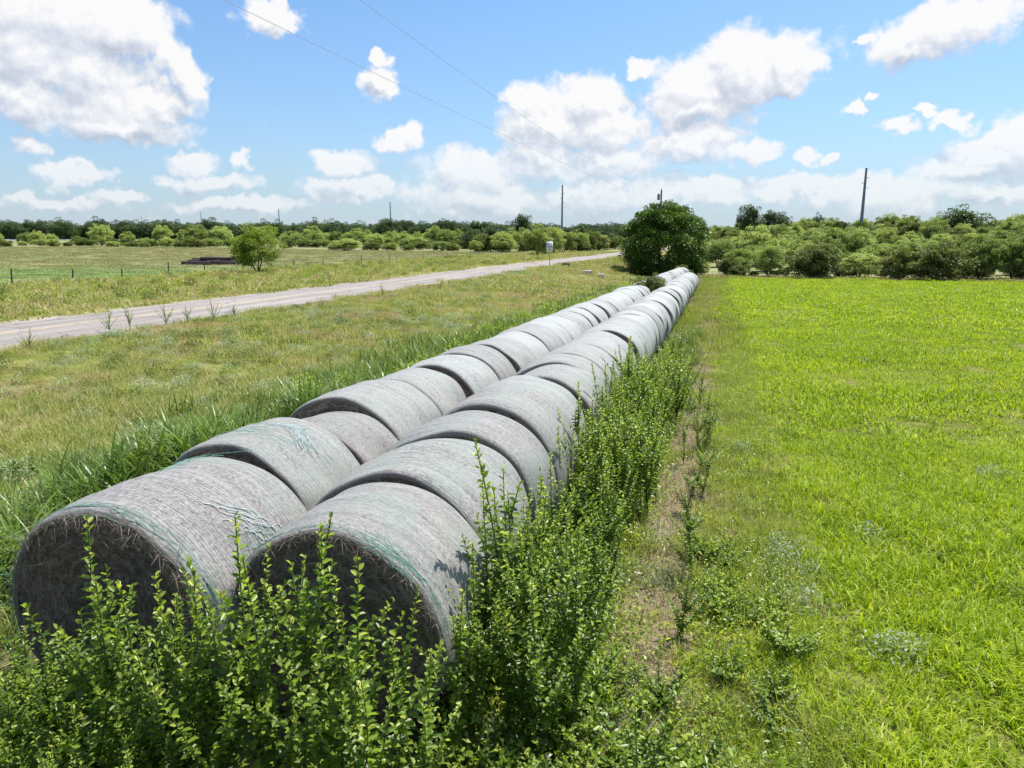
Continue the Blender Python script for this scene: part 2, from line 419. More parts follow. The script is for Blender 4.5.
BL = 1.2                                    # nominal bale length, along y
def bale_shape(seed, rad, asp):
    """radius as a function of angle and length, the same for all the parts of one bale"""
    r_ = np.random.default_rng(seed)
    ph = r_.uniform(0, 6.28, 14); fr = r_.integers(2, 9, 14); fy = r_.uniform(1.5, 9, 14); am = r_.uniform(.0015, .006, 14)
    ph3 = r_.uniform(0, 6.28, 3); belly = r_.uniform(.012, .034)
    def P(th, y, k=1.0):
        th = np.asarray(th, float); y = np.asarray(y, float)
        d = sum(a*np.sin(f*th+p+g*y) for a, f, p, g in zip(am, fr, ph, fy))
        d = d+.014*np.sin(2*th+ph3[0])+.011*np.sin(3*th+ph3[1])+.006*np.sin(y*15+ph3[2])+.004*np.sin(y*31+4*ph3[1]+th)
        r = rad*(1+d+belly*np.sin(np.pi*np.clip(y/BL, 0, 1)))*k
        x = r*np.cos(th); z = r*np.sin(th)*asp
        z = np.where(z < 0, z*(1-.10*(z/(rad*asp))**2), z)      # settled, flatter underneath
        return np.stack([x, y+0*x, z+rad*asp*.90], -1)
    return P
def make_bale(seed, rad, asp, nth=72, near=False):
    P = bale_shape(seed, rad, asp)
    root = thing('hay_bale', 'x', 'hay bale')
    th = np.linspace(0, 2*np.pi, nth, endpoint=False)
    # wrap: barrel with rolled-in edges
    prof = [(.012, .915), (.0, .945), (.010, .968), (.032, .987), (.075, .998)]
    ysf = [(y, k) for y, k in prof]+[(y, 1.0) for y in np.linspace(.13, BL-.13, 14)]+[(BL-y, k) for y, k in prof[::-1]]
    V = np.concatenate([P(th, y, k) for y, k in ysf]); F = []
    for i in range(len(ysf)-1):
        j = np.arange(nth); k = (j+1) % nth
        F.append(np.stack([i*nth+j, (i+1)*nth+j, (i+1)*nth+k, i*nth+k], 1))
    mb = MB(); mb.add(V, np.concatenate(F)); mb.obj('net_wrap', M['net'], root)
    # hay ends, a little sunken and rough
    rg = np.random.default_rng(seed+5)
    for y0, sgn in ((.014, 1), (BL-.014, -1)):
        mb = MB(); ks = [.915, .8, .66, .5, .34, .18, .06]
        c = np.array([0, y0, rad*asp*.90]); E = P(th, y0)
        V = [np.stack([E[:, 0]*k, np.full(nth, y0)+sgn*(.02*(1-k)+rg.normal(0, .008, nth)), c[2]+(E[:, 2]-c[2])*k], 1) for k in ks]
        V.append(c[None]+[[0, sgn*.03, 0]]); V = np.concatenate(V); F = []
        for i in range(len(ks)-1):
            j = np.arange(nth); k = (j+1) % nth
            q = np.stack([i*nth+j, i*nth+k, (i+1)*nth+k, (i+1)*nth+j], 1)
            F.append(q if sgn > 0 else q[:, ::-1])
        o = (len(ks)-1)*nth; j = np.arange(nth); k = (j+1) % nth
        tr = np.stack([o+j, o+k, np.full(nth, o+nth)], 1)
        n0 = mb.n; mb.add(V, np.concatenate(F)); mb.f.append((tr if sgn > 0 else tr[:, ::-1])+n0)
        mb.obj('hay_end', M['hay'], root)
    root['seed'] = seed
    if near:
        # loose straw over the end and along the rim
        mb = MB(); n = 3200
        k = np.sqrt(rg.uniform(.0, 1, n)); a = rg.uniform(0, 6.28, n)
        E = P(a, 0*a)
        c = np.array([0, 0, rad*asp*.90])
        pos = np.stack([E[:, 0]*k*.93, -.004+.02*(1-k)+rg.uniform(-.012, .02, n), c[2]+(E[:, 2]-c[2])*k*.93], 1)
        tang = np.stack([-np.sin(a), 0*a-.25+rg.normal(0, .25, n), np.cos(a)], 1)*rg.choice([-1, 1], n)[:, None]+rg.normal(0, .45, (n, 3))*[1, .35, 1]
        tang[:, 1] = -np.abs(tang[:, 1])*.6
        leaves(mb, pos, tang, rg.uniform(.06, .2, n), .0034, .1, rg.beta(1.3, 3, n), six=False)
        n = 900; a = rg.uniform(0, 6.28, n)
        a = np.where(rg.random(n) < .65, rg.uniform(.2, 2.9, n), a)
        E = P(a, .03+0*a, .965)
        tg = np.stack([-np.sin(a)*rg.normal(0, 1, n), -rg.uniform(.05, .6, n), np.cos(a)*rg.normal(0, 1, n)-.45], 1)+rg.normal(0, .3, (n, 3))
        leaves(mb, E-[0, .03, 0], tg, rg.uniform(.03, .22, n)*rg.uniform(.4, 1, n), .0028, .1, rg.beta(1.6, 2.2, n), six=False)
        mb.obj('loose_straw', M['straw'], root, smooth=False)
        # green net edge hanging over the rim
        mb = MB()
        for q in range(64):
            a0 = rg.uniform(-.3, 3.5); da = rg.uniform(.12, .7); y0 = rg.uniform(-.004, .10)
            aa = np.linspace(a0, a0+da, 9)
            kk = np.where(y0 < .03, .945, .99)+.012
            pts = P(aa, np.full(9, y0)+np.cumsum(rg.normal(0, .006, 9)), kk+rg.normal(0, .004, 9))
            tube(mb, pts, .0013, 4, cap=False)
        mb.obj('net_fringe', M['netgreen'], root, smooth=False)
    return root, P
def strand(root, P, pts, mat, name, rad=.004, n=5, spread=.02, seed=1):
    """torn net lying on the barrel: pts = (angle in degrees, y)"""
    rg = np.random.default_rng(seed); mb = MB()
    pts = np.array(pts, float)
    u = np.linspace(0, len(pts)-1, 26)
    for k in range(n):
        i0 = rg.integers(0, 9); i1 = rg.integers(15, 26)
        a = np.interp(u, range(len(pts)), pts[:, 0])+np.cumsum(rg.normal(0, 1.3, 26))+rg.normal(0, 2.0)
        y = np.interp(u, range(len(pts)), pts[:, 1])+np.cumsum(rg.normal(0, .016, 26))+rg.normal(0, spread)*1.5
        u2 = np.linspace(i0, i1, 26); a = np.interp(u2, range(26), a); y = np.interp(u2, range(26), y)
        tube(mb, P(np.radians(a), y, 1.006+np.abs(rg.normal(0, .004, 26))), rad*rg.uniform(.15, .42), 4, cap=False)
    return mb.obj(name, mat, root, smooth=False)

G_L, G_R = 'bales in the row beside the road verge', 'bales in the row beside the field'
# front edges of the bales, measured along the ground
LY = [3.42, 4.95, 6.22, 7.12, 8.55, 9.78, 11.0, 12.15, 13.35, 14.6, 15.85, 17.05, 18.25, 19.15, 20.25, 21.25, 22.3, 23.2, 24.3, 25.5, 26.7, 27.9, 29.2, 30.6, 31.9, 33.2]
while LY[-1] < 82.6:
    LY.append(LY[-1]+1.22+.09*math.sin(len(LY)*1.7))
RY = [3.68, 4.72, 5.98, 6.98, 8.15, 9.32, 10.5]
while RY[-1] < 60.5:
    RY.append(RY[-1]+1.19+.09*math.sin(len(RY)*2.3+1))
def row_x(row, Y):
    s = .05*math.sin(Y*1.9+(0 if row == 'L' else 2))+.035*math.sin(Y*4.3)
    if row == 'L': return -4.08+s*.5
    return -2.34+s*.5-.003*max(Y-30, 0)
variants = [make_bale(11+k, r, a) for k, (r, a) in enumerate([(.83, .93), (.81, .95), (.845, .92), (.835, .935), (.805, .95), (.85, .92), (.82, .94), (.84, .92)])]
ordinal = ['foremost', 'second', 'third', 'fourth', 'fifth', 'sixth', 'seventh', 'eighth', 'ninth', 'tenth', 'eleventh', 'twelfth']
def put_bale(root, row, i, Y, Y2, dx=0, label=None, sc=1):
    x = row_x(row, Y)+dx
    gap_ = {('L', 0): .03, ('L', 1): .20, ('L', 2): .02, ('L', 3): .14, ('L', 4): .16, ('L', 5): .06, ('L', 6): .12, ('R', 0): .03, ('R', 2): .08}.get((row, i), .01+.11*max(0, math.sin(i*2.1+(0 if row == 'L' else 1)))**3)
    L = min(Y2-Y-gap_, 1.36)
    root.location = (x, Y, float(-0.016*Y)-.03); root.scale = (sc, L/BL, sc)
    root.rotation_euler = (-.016+.012*math.sin(i*5.1), 0, .035*math.sin(i*3.3)*(i > 0))
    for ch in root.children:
        if ch.name.startswith('net_wrap'): ch.color = (1, 1, 1, 1-min(1, max(0, (i-2)/9))*(.75+.25*math.sin(i*4.1)))  # lower alpha down the row: more sheen painted into the wrap
    root['label'] = label; root['group'] = G_L if row == 'L' else G_R
spare = list(variants)
special = {}
# the two foremost bales and their wraps
b, P = make_bale(41, .835, .93, 120, near=True); special[('L', 0)] = (b, 'large grey hay bale nearest the road verge, dark open end behind tall weeds', .26)
strand(b, P, [(62, .42), (40, .62), (24, .78), (6, .86)], M['netwhite'], 'torn_net', .0062, 14)
strand(b, P, [(12, .80), (2, .92), (-8, .98)], M['netgreen'], 'torn_net', .006, 5)
strand(b, P, [(118, .75), (108, 1.02), (100, 1.1)], M['netgreen'], 'torn_net', .004, 9, .05)
strand(b, P, [(182, .05), (172, .12), (160, .05)], M['netgreen'], 'torn_net', .004, 16, .03)
strand(b, P, [(30, .35), (34, .6), (20, .75)], M['netgreen'], 'torn_net', .003, 10, .05)
b, P = make_bale(43, .785, .95, 120, near=True); special[('R', 0)] = (b, 'grey hay bale nearest the field, dark open end with ragged green net edge', .06)
strand(b, P, [(75, .03), (55, .05), (35, .03)], M['netgreen'], 'torn_net', .004, 14, .02)
b, P = make_bale(45, .835, .94, 96); special[('L', 1)] = (b, 'grey hay bale with a white net tear on top, second from the road-side front', .06)
strand(b, P, [(88, .75), (74, .80), (60, .62), (52, .5)], M['netwhite'], 'torn_net', .0075, 24)
strand(b, P, [(100, .3), (70, .42), (50, .45)], M['netgreen'], 'torn_net', .003, 9, .05)
strand(b, P, [(110, .4), (92, .5), (84, .75)], M['netgreen'], 'torn_net', .003, 8, .08)
b, P = make_bale(47, .815, .95, 96); special[('R', 1)] = (b, 'grey hay bale tinted green by its net, second from the field-side front', .0)
strand(b, P, [(120, .3), (80, .4), (50, .3)], M['netgreen'], 'torn_net', .0025, 9, .16)
b, P = make_bale(49, .775, .92, 96); special[('L', 2)] = (b, 'small low grey hay bale tucked between two taller ones of the verge row', .05)
b, P = make_bale(51, .835, .94, 96); special[('L', 3)] = (b, 'tall hay bale with reddish hay showing along its front rim, in the verge row', -.06)
b, P = make_bale(53, .845, .96, 96); special[('R', 3)] = (b, 'broad pale hay bale overhanging the smaller one before it, field-side row', .05)
def build_rows():
    used = set()
    for row, ys in (('L', LY), ('R', RY)):
        n = len(ys)
        for i, Y in enumerate(ys):
            Y2 = ys[i+1] if i+1 < n else Y+1.25
            if row == 'L' and 37.2 < Y < 39.6: continue            # the gap where a shrub has grown in
            where = 'row beside the road verge' if row == 'L' else 'row beside the bright field'
            if (row, i) in special:
                b, lab, dx = special[(row, i)]
                put_bale(b, row, i, Y, Y2, dx, lab); continue
            if i < 12: lab = 'net-wrapped grey hay bale, %s from the front in the %s' % (ordinal[i], where)
            elif i == n-1: lab = 'last pale hay bale at the far end of the %s' % where
            elif row == 'L' and Y >= 39.6: lab = 'pale hay bale in the far part of the verge row, beyond the shrub gap'
            elif Y < 32: lab = 'pale striped hay bale halfway along the %s' % where
            else: lab = 'small-looking pale hay bale in the tight far stretch of the %s' % where
            k = (i*5+(0 if row == 'L' else 3)) % len(variants)
            if k not in used: b = variants[k][0]; used.add(k)
            else: b = dup(variants[k][0], (0, 0, 0))
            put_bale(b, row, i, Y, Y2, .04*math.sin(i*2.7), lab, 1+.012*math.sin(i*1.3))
build_rows()

# ------------------------------------------------------------------ weeds: tall leafy stems
def weed_mesh(seed, h, spread=1.0, nb=7, zr=(.12, .78)):
    rg = np.random.default_rng(seed); stem, lf = MB(), MB()
    def shoot(p0, d0, L, r0, l0, l1, dens, tip):
        n = 9; u = np.linspace(0, 1, n)[:, None]
        bend = rg.normal(0, .07, 3)*[1, 1, 0]
        pts = p0+d0*L*u+np.array([0, 0, 1])*(.12*L*u**2)+bend*L*u**2
        tube(stem, pts, np.linspace(r0, r0*.3, n), 5)
        m = int(dens*L); t = np.linspace(l0, 1, m)
        pos = np.stack([np.interp(t, u[:, 0], pts[:, k]) for k in range(3)], 1)
        az = np.arange(m)*2.4+rg.uniform(0, 6)+rg.normal(0, .3, m)
        el = .12+.85*t**4+rg.normal(0, .28, m)
        D = np.stack([np.cos(az)*np.cos(el), np.sin(az)*np.cos(el), np.sin(el)], 1)
        ln = l1*(1.0-.45*t**3)*rg.uniform(.75, 1.2, m)
        a = np.clip(.27+.26*rg.normal(size=m)+.42*np.clip((t-.72)/.28, 0, 1)*tip, 0, 1)
        leaves(lf, pos, D, ln, ln*.56, .22, a)
    lean = rg.normal(0, .07, 2)
    d = unit(np.array([lean[0], lean[1], 1.0]))
    shoot(np.zeros(3), d, h*(1 if zr[0] > 0 else .5), .008, .06, .052, 98, 1)
    for k in range(nb):
        z = rg.uniform(*zr)*h; az = k*2.4+rg.uniform(-.5, .5); sp_ = rg.uniform(.35, .75)*spread
        D = unit(np.array([math.cos(az)*sp_, math.sin(az)*sp_, 1.0]))
        shoot(d*z, D, (h-z)*rg.uniform(.55, .9), .005, .06, .046, 95, .9)
    return stem.mesh('stem', M['weed_stem']), lf.mesh('foliage', M['weed'])
weed_kinds = [weed_mesh(100+k, 1.15, s, n) for k, (s, n) in enumerate([(.7, 6), (.9, 8), (.6, 5), (1.0, 9), (.8, 7), (.5, 4), (1.1, 8), (.75, 9)])]
weed_kinds += [weed_mesh(140+k, .5, 2.3, 15, (0, .2)) for k in range(3)]
weed_roots = {}
weeds = []                                  # x, y, height factor, kind, label, group
def tip_weed(px, py, Y, kind, label=None):
    p = at_y(px, py, Y); g = float(gz(p[0], p[1]))
    weeds.append((p[0], p[1], (p[2]-g)/1.2, kind, label or 'tall leafy weed with its tip standing against a dark bale end', None if label else 'weeds before the bale ends'))
for (px, py, Y, k, lab) in [(62, 536, 2.75, 1, 'tallest leafy weed at far left, its tip against the dark foremost bale end'), (94, 572, 2.7, 3, None), (132, 607, 2.7, 4, None), (148, 606, 2.8, 2, None), (176, 590, 2.7, 0, None), (192, 584, 2.75, 4, None),
        (208, 571, 2.9, 2, None), (250, 524, 3.05, 1, 'tall leafy weed standing between the two foremost bales'), (264, 565, 2.9, 6, None), (289, 543, 3.05, 5, 'slim single-stemmed weed against the left rim of the field-side bale end'), (328, 551, 3.0, 0, 'bushy weed in the middle of the dark field-side bale end'), (350, 575, 2.95, 4, None), (372, 628, 2.85, 2, None), (392, 613, 3.1, 5, 'slim weed against the right rim of the field-side bale end'),
        (406, 655, 2.9, 2, None), (450, 603, 3.5, 0, None), (505, 447, 4.5, 5, 'tallest slender weed spire rising beside the second field-side bale'), (492, 497, 4.35, 1, None), (520, 512, 4.6, 3, None), (470, 610, 3.7, 3, None), (545, 520, 5.1, 6, None), (575, 470, 5.9, 3, None), (608, 372, 9.6, 5, 'slender weed spire in front of the pale field-side bales'), (630, 352, 12.0, 5, None)]:
    tip_weed(px, py, Y, k, lab)
for i in range(len(weeds)):
    if weeds[i][4].startswith('tall leafy weed with') and weeds[i][1] > 3.3:
        weeds[i] = weeds[i][:4]+('dark green leafy weed crowding the field side of the bale row', 'weeds along the field side of the row')
def fill_weeds(n, fx, fy, hs, label, group, ok=None):
    c = 0; tries = 0
    while c < n and tries < n*30:
        tries += 1
        x, y = fx(), fy()
        if ok and not ok(x, y): continue
        if 'dense stand' in label and x > -2.5 and y > 2.0: continue
        if any((x-w[0])**2+(y-w[1])**2 < .0256 for w in weeds): continue
        px, py, d = project((x, y, gz(x, y)+.6))
        if not (-60 < px < 1084) or d < .9: continue
        hh = hs()*random.uniform(.8, 1.1); weeds.append((x, y, hh, random.randrange(8) if hh > .6 else 8+random.randrange(3), label, group)); c += 1
U = random.uniform
fill_weeds(128, lambda: U(-6.2, -1.1), lambda: U(.9, 3.05), lambda: U(.56, .84), 'leafy green weed in the dense stand before the two foremost bales', 'weeds in the front stand')
fill_weeds(24, lambda: U(-1.2, -.1), lambda: U(2.2, 4.6), lambda: U(.35, .6), 'low leafy weed between the front stand and the dry track', 'low weeds by the track')
fill_weeds(26, lambda: U(-1.4, -.7), lambda: U(3.7, 6.0), lambda: U(.8, 1.2), 'dark green leafy weed crowding the field side of the bale row', 'weeds along the field side of the row')
fill_weeds(78, lambda: U(-1.5, -.5), lambda: U(7.1, 13.6), lambda: U(.9, 1.3), 'leafy weed in the thick clump along the field side of the bales', 'weeds in the field-side clump', lambda x, y: x < -.66-.16*math.sin(y*1.3))
fill_weeds(14, lambda: U(-1.35, -.85), lambda: U(14, 24), lambda: U(.45, .75), 'short leafy weed further along the field side of the bales', 'weeds far along the row')
fill_weeds(13, lambda: random.gauss(-.15, .1), lambda: U(3.2, 15), lambda: U(.4, .75), 'thin weed in the straggling line along the dry track', 'weeds along the track')
fill_weeds(14, lambda: U(-.1, .75), lambda: U(3.6, 7), lambda: U(.3, .5), 'low bushy weed between the dry track and the bright field', 'weeds at the field edge')
for (px, py, hgt) in [(30, 352, .55), (110, 333, .75), (131, 331, .75), (166, 327, .8), (188, 325, .6), (214, 322, .75), (235, 319, .5), (383, 298, .7), (440, 290, .6)]:
    p = at(px, py); weeds.append((p[0], p[1], hgt, (1, 3, 6, 7)[int(px) % 4], 'lone weed on the near edge of the road', 'weeds at the road edge'))
def place_weeds():
    for i, (x, y, hf, k, lab, grp) in enumerate(weeds):
        if k >= 8 and lab.startswith('thin'): k = random.choice((1, 3, 6)); 
        if k >= 8: hf *= 2.2
        s = (max(.8, hf)*random.uniform(.95, 1.1),)*2+(hf,)
        loc = (x, y, float(gz(x, y))-.01); rz = random.uniform(0, 6.28)
        if k not in weed_roots:
            r = thing('weed_plant', lab, 'weed', loc, rz, grp); r.scale = s
            for nm, me in zip(('stem', 'foliage'), weed_kinds[k]):
                o = bpy.data.objects.new(nm, me); COL.objects.link(o); o.parent = r
            weed_roots[k] = r
        else:
            r = dup(weed_roots[k], loc, rz, s, lab)
            if 'group' in r: del r['group']
            if grp: r['group'] = grp
place_weeds()

# ------------------------------------------------------------------ grass: scattered tufts (nobody could count them)
def tuft(seed, n, rad, L, W, lean, curl, mat, lev=4, name='tuft', lo=0, hi=1):
    rg = np.random.default_rng(seed); mb = MB()
    rr = rad*np.sqrt(rg.random(n)); a = rg.uniform(0, 6.28, n)
    P = np.stack([rr*np.cos(a), rr*np.sin(a), 0*a-.02], 1)
    blades(mb, P, rg.uniform(0, 6.28, n), L*rg.uniform(.55, 1.15, n), W*rg.uniform(.7, 1.2, n), np.abs(rg.normal(0, lean, n)), curl*rg.uniform(.3, 1.3, n), rg.uniform(lo, hi, n), lev)
    return mb.obj(name, mat, link=False, smooth=True)
def herb(seed, n, rad, h, ln, mat, name='herb'):
    rg = np.random.default_rng(seed); mb = MB()
    P = rg.normal(0, .42, (n, 3))*[rad, rad, 0]; P[:, 2] = h*rg.random(n)**.8*(1-.5*np.hypot(P[:, 0], P[:, 1])/rad)
    P[:, 2] = np.maximum(P[:, 2], .01)
    D = rg.normal(0, 1, (n, 3)); D[:, 2] = np.abs(D[:, 2])*.6+.2
    leaves(mb, P, D, ln*rg.uniform(.6, 1.3, n), ln*.42, .2, rg.random(n), six=False)
    return mb.obj(name, mat, link=False)
def scatter(name, pts, scl, idx, sources, tilt=.08):
    col = bpy.data.collections.new(name+'_tufts')
    for o in sources: col.objects.link(o)
    pts = np.asarray(pts, float); n = len(pts)
    me = bpy.data.meshes.new(name); me.vertices.add(n); me.vertices.foreach_set('co', pts.ravel())
    rot = np.stack([rng.normal(0, tilt, n), rng.normal(0, tilt, n), rng.uniform(0, 6.28, n)], 1)
    a = me.attributes.new('rot', 'FLOAT_VECTOR', 'POINT'); a.data.foreach_set('vector', rot.ravel())
    a = me.attributes.new('scl', 'FLOAT', 'POINT'); a.data.foreach_set('value', np.asarray(scl, float))
    a = me.attributes.new('idx', 'INT', 'POINT'); a.data.foreach_set('value', np.asarray(idx, np.int32))
    o = bpy.data.objects.new(name, me); COL.objects.link(o); tag(o, kind='stuff')
    ng = bpy.data.node_groups.new(name, 'GeometryNodeTree')
    ng.interface.new_socket('Geometry', in_out='INPUT', socket_type='NodeSocketGeometry')
    ng.interface.new_socket('Geometry', in_out='OUTPUT', socket_type='NodeSocketGeometry')
    N = ng.nodes; gi = N.new('NodeGroupInput'); go = N.new('NodeGroupOutput')
    ip = N.new('GeometryNodeInstanceOnPoints'); ci = N.new('GeometryNodeCollectionInfo')
    ci.inputs['Collection'].default_value = col; ci.inputs['Separate Children'].default_value = True; ci.inputs['Reset Children'].default_value = True
    def attr(nm, ty):
        q = N.new('GeometryNodeInputNamedAttribute'); q.data_type = ty; q.inputs['Name'].default_value = nm
        return q.outputs['Attribute']
    l = ng.links
    l.new(gi.outputs[0], ip.inputs['Points']); l.new(ci.outputs[0], ip.inputs['Instance'])
    ip.inputs['Pick Instance'].default_value = True
    l.new(attr('idx', 'INT'), ip.inputs['Instance Index']); l.new(attr('scl', 'FLOAT'), ip.inputs['Scale'])
    er = N.new('FunctionNodeEulerToRotation'); l.new(attr('rot', 'FLOAT_VECTOR'), er.inputs[0]); l.new(er.outputs[0], ip.inputs['Rotation'])
    l.new(ip.outputs[0], go.inputs[0])
    md = o.modifiers.new('scatter', 'NODES'); md.node_group = ng
    return o
def seen(X, Y, Z, margin=60, dmin=.6):
    P = np.stack([X, Y, Z], 1)-CAM; d = P@FW
    px = 512+FOC*(P@RT)/np.maximum(d, .1); py = 384-FOC*(P@UP)/np.maximum(d, .1)
    m = margin+120/np.maximum(d, .5)
    return (d > dmin) & (px > -m) & (px < 1024+m) & (py < 768+2.5*m)
def vnoise(X, Y, s, seed=0):
    """cheap smooth noise 0..1"""
    r_ = np.random.default_rng(seed); v = 0
    for k in range(6):
        a = r_.uniform(0, 6.28); f = s*(1.0+.55*k)*r_.uniform(.8, 1.2)
        v = v+np.sin((X*math.cos(a)+Y*math.sin(a))*f+r_.uniform(0, 6.28))/(1+.35*k)
    return np.clip(.5+v/5.2, 0, 1)
def spread(x0, x1, y0, y1, dens):
    n = int((x1-x0)*(y1-y0)*dens)
    X = rng.uniform(x0, x1, n); Y = rng.uniform(y0, y1, n); Z = gz(X, Y); k = seen(X, Y, Z)
    return X[k], Y[k], Z[k]
def bands(parts):
    """join (X, Y, Z, scale, idx) pieces"""
    X, Y, Z, S, I = [np.concatenate([p[k] for p in parts]) for k in range(5)]
    return np.stack([X, Y, Z], 1), S, I

def grasses():
    # bright field
    src = [tuft(200+k, 85, .30, .20, .013, .6, 1.7, M['field'], name='a%d' % k) for k in range(4)]
    src += [tuft(210+k, 190, .75, .17, .024, .75, 1.7, M['field'], 3, name='b%d' % k) for k in range(3)]
    src += [tuft(220+k, 300, 1.7, .17, .05, .85, 1.6, M['field'], 3, name='c%d' % k) for k in range(3)]
    src += [herb(230, 130, .28, .22, .05, M['weed'], 'd0'), herb(231, 160, .3, .22, .045, M['sage'], 'd1'), tuft(233, 60, .22, .16, .008, .7, 1.8, M['pale'], name='d2'), herb(232, 140, .5, .30, .09, M['weed'], 'd3')]
    parts = []
    for (y0, y1, dens, base, nk) in ((-1, 13, 30, 0, 4), (12, 34, 5.5, 4, 3), (33, 93, 1.3, 7, 3)):
        X, Y, Z = spread(-.2, 70, y0, y1, dens)
        edge = .55+.3*np.sin(Y*.8)+.25*np.sin(Y*2.3+1)
        gapn = vnoise(X, Y*.25, 1.6, 3)
        k = (X > edge+rng.normal(0, .35, len(X))) & (rng.random(len(X)) < np.clip(1.6-gapn*.8, .78, 1))
        k &= ~((np.abs(X-1.75-.2*np.sin(Y*.5)) < .10) & (rng.random(len(X)) < .45) & (Y < 30))
        for xo, wd in ((4.4, .10), (6.2, .10), (9.6, .14), (11.4, .14)):
            k &= ~((np.abs(X-xo-.35*np.sin(Y*.11)-.02*Y) < wd) & (rng.random(len(X)) < .6))
        X, Y, Z = X[k], Y[k], Z[k]
        parts.append((X, Y, Z, rng.uniform(.6, 1.0, len(X))*(.72+.6*vnoise(X, Y, .9, 5)), base+rng.integers(0, nk, len(X))))
    X, Y, Z = spread(1.2, 12, .5, 9, 9); k = vnoise(X, Y, .8, 61) > .35; X, Y, Z = X[k], Y[k], Z[k]
    parts.append((X, Y, Z, rng.uniform(1.0, 1.45, len(X)), rng.integers(0, 4, len(X))))
    X, Y, Z = spread(2, 50, 1, 80, .10); I = 10+rng.choice(3, len(X), p=[.6, .22, .18])
    parts.append((X, Y, Z, rng.uniform(.5, 1.1, len(X)), I))
    for (a, b) in ((770, 556), (803, 578), (905, 655), (740, 452), (1000, 480), (862, 545), (800, 600), (770, 575)):
        p = at(a, b); n_ = 4; parts.append((p[0]+rng.normal(0, .09, n_), p[1]+rng.normal(0, .12, n_), np.full(n_, p[2]), rng.uniform(.7, 1.1, n_), np.array([11, 12, 12, 11])))
    X, Y, Z = spread(8, 45, 40, 70, .22); k = vnoise(X, Y, .25, 9) > .55; X, Y, Z = X[k], Y[k], Z[k]
    parts.append((X, Y, Z, rng.uniform(.5, 1.1, len(X)), np.full(len(X), 13)))
    scatter('field_grass', *bands(parts), src)
    # strip between rows and field: dry track, patchy green
    src = [tuft(300+k, 55, .24, .24, .008, .4, 1.3, M['strip'], name='a%d' % k) for k in range(3)]
    src += [tuft(310+k, 60, .26, .16, .006, .8, 1.2, M['dry'], name='b%d' % k) for k in range(3)]
    src += [herb(320+k, 110, .24, .22, .034, M['weed'], 'c%d' % k) for k in range(2)]
    src += [tuft(330, 60, .2, .22, .006, .6, 1.6, M['pale'], name='d0')]
    src += [tuft(340, 160, .8, .34, .02, .45, 1.3, M['strip'], 3, name='e0'), tuft(341, 160, .8, .2, .018, .7, 1.2, M['dry'], 3, name='e1')]
    parts = []
    X, Y, Z = spread(-1.5, 1.0, -.5, 24, 56)
    trk = np.exp(-((X-(-.42+.004*Y+.06*np.sin(Y*1.3)))/.29)**2)+.7*np.exp(-((X-.98-.08*np.sin(Y*.6))/.13)**2)*(Y < 12)
    g = vnoise(X, Y, 1.5, 12)
    green = rng.random(len(X)) < np.clip(.68+.8*(g-.45)+.3*sstep(0, .9, X)-1.0*trk, .03, .97)
    keep = rng.random(len(X)) < np.where(green, .92, .6+.25*trk)
    I = np.where(green, rng.integers(0, 3, len(X)), 3+rng.integers(0, 3, len(X)))
    h = rng.random(len(X)); I = np.where(green & (h < .30) & (trk < .6), 6+rng.integers(0, 2, len(X)), I); I = np.where((~green) & (h > .95), 8, I)
    X, Y, Z, I, g = X[keep], Y[keep], Z[keep], I[keep], g[keep]
    parts.append((X, Y, Z, rng.uniform(.55, 1.1, len(X))*(.7+.6*g), I))
    X, Y, Z = spread(-6.5, -1.3, .3, 3.3, 16); parts.append((X, Y, Z, rng.uniform(.8, 1.7, len(X)), 6+rng.integers(0, 2, len(X))))
    X, Y, Z = spread(-1.5, -.55, 3, 15, 26); k = rng.random(len(X)) < np.where(X < -.8, 1, .5); X, Y, Z = X[k], Y[k], Z[k]
    parts.append((X, Y, Z, rng.uniform(.8, 1.8, len(X)), 6+rng.integers(0, 2, len(X))))
    X, Y, Z = spread(-1.4, .6, 2.2, 6.5, 13); k = vnoise(X, Y, 2.2, 44) > .5; X, Y, Z = X[k], Y[k], Z[k]
    parts.append((X, Y, Z, rng.uniform(.8, 1.6, len(X)), 6+rng.integers(0, 2, len(X))))
    X, Y, Z = spread(-1.3, .7, 23, 92, 3.6)
    trk = np.exp(-((X+.42-.004*Y)/.45)**2)
    I = np.where(rng.random(len(X)) < .8-.85*trk, 9, 10); kk = rng.random(len(X)) > trk*.35; X, Y, Z, I = X[kk], Y[kk], Z[kk], I[kk]; parts.append((X, Y, Z, rng.uniform(.6, 1.2, len(X)), I))
    scatter('track_grass', *bands(parts), src)
    # bright clump of grass on the field side
    # tall broad grass at the verge side of the rows
    src = [tuft(400+k, 48, .20, 1.0, .036, .34, 1.9, M['tall'], 6, name='a%d' % k, lo=.1, hi=.8) for k in range(4)]
    src += [tuft(410+k, 60, .3, .6, .020, .4, 1.5, M['tall'], 5, name='b%d' % k) for k in range(3)]
    src += [tuft(420, 130, .8, .7, .035, .4, 1.2, M['tall'], 4, name='c0'), herb(421, 420, .6, .6, .09, M['weed'], 'c1')]
    parts = []
    X, Y, Z = spread(-9.6, -4.9, -.5, 15, 12)
    k = X < -5.0; w = np.exp(-((X+6.7)/1.2)**4)*np.clip(1.9*vnoise(X, Y, 1.5, 20)-.35, 0, 1)
    k &= rng.random(len(X)) < w; X, Y, Z, w = X[k], Y[k], Z[k], w[k]
    parts.append((X, Y, Z, rng.uniform(.65, 1.1, len(X))*(.6+.5*w), rng.integers(0, 4, len(X))))
    X, Y, Z = spread(-10.5, -5, -1, 22, 5); k = rng.random(len(X)) < np.exp(-((X+7.2)/1.6)**2); X, Y, Z = X[k], Y[k], Z[k]
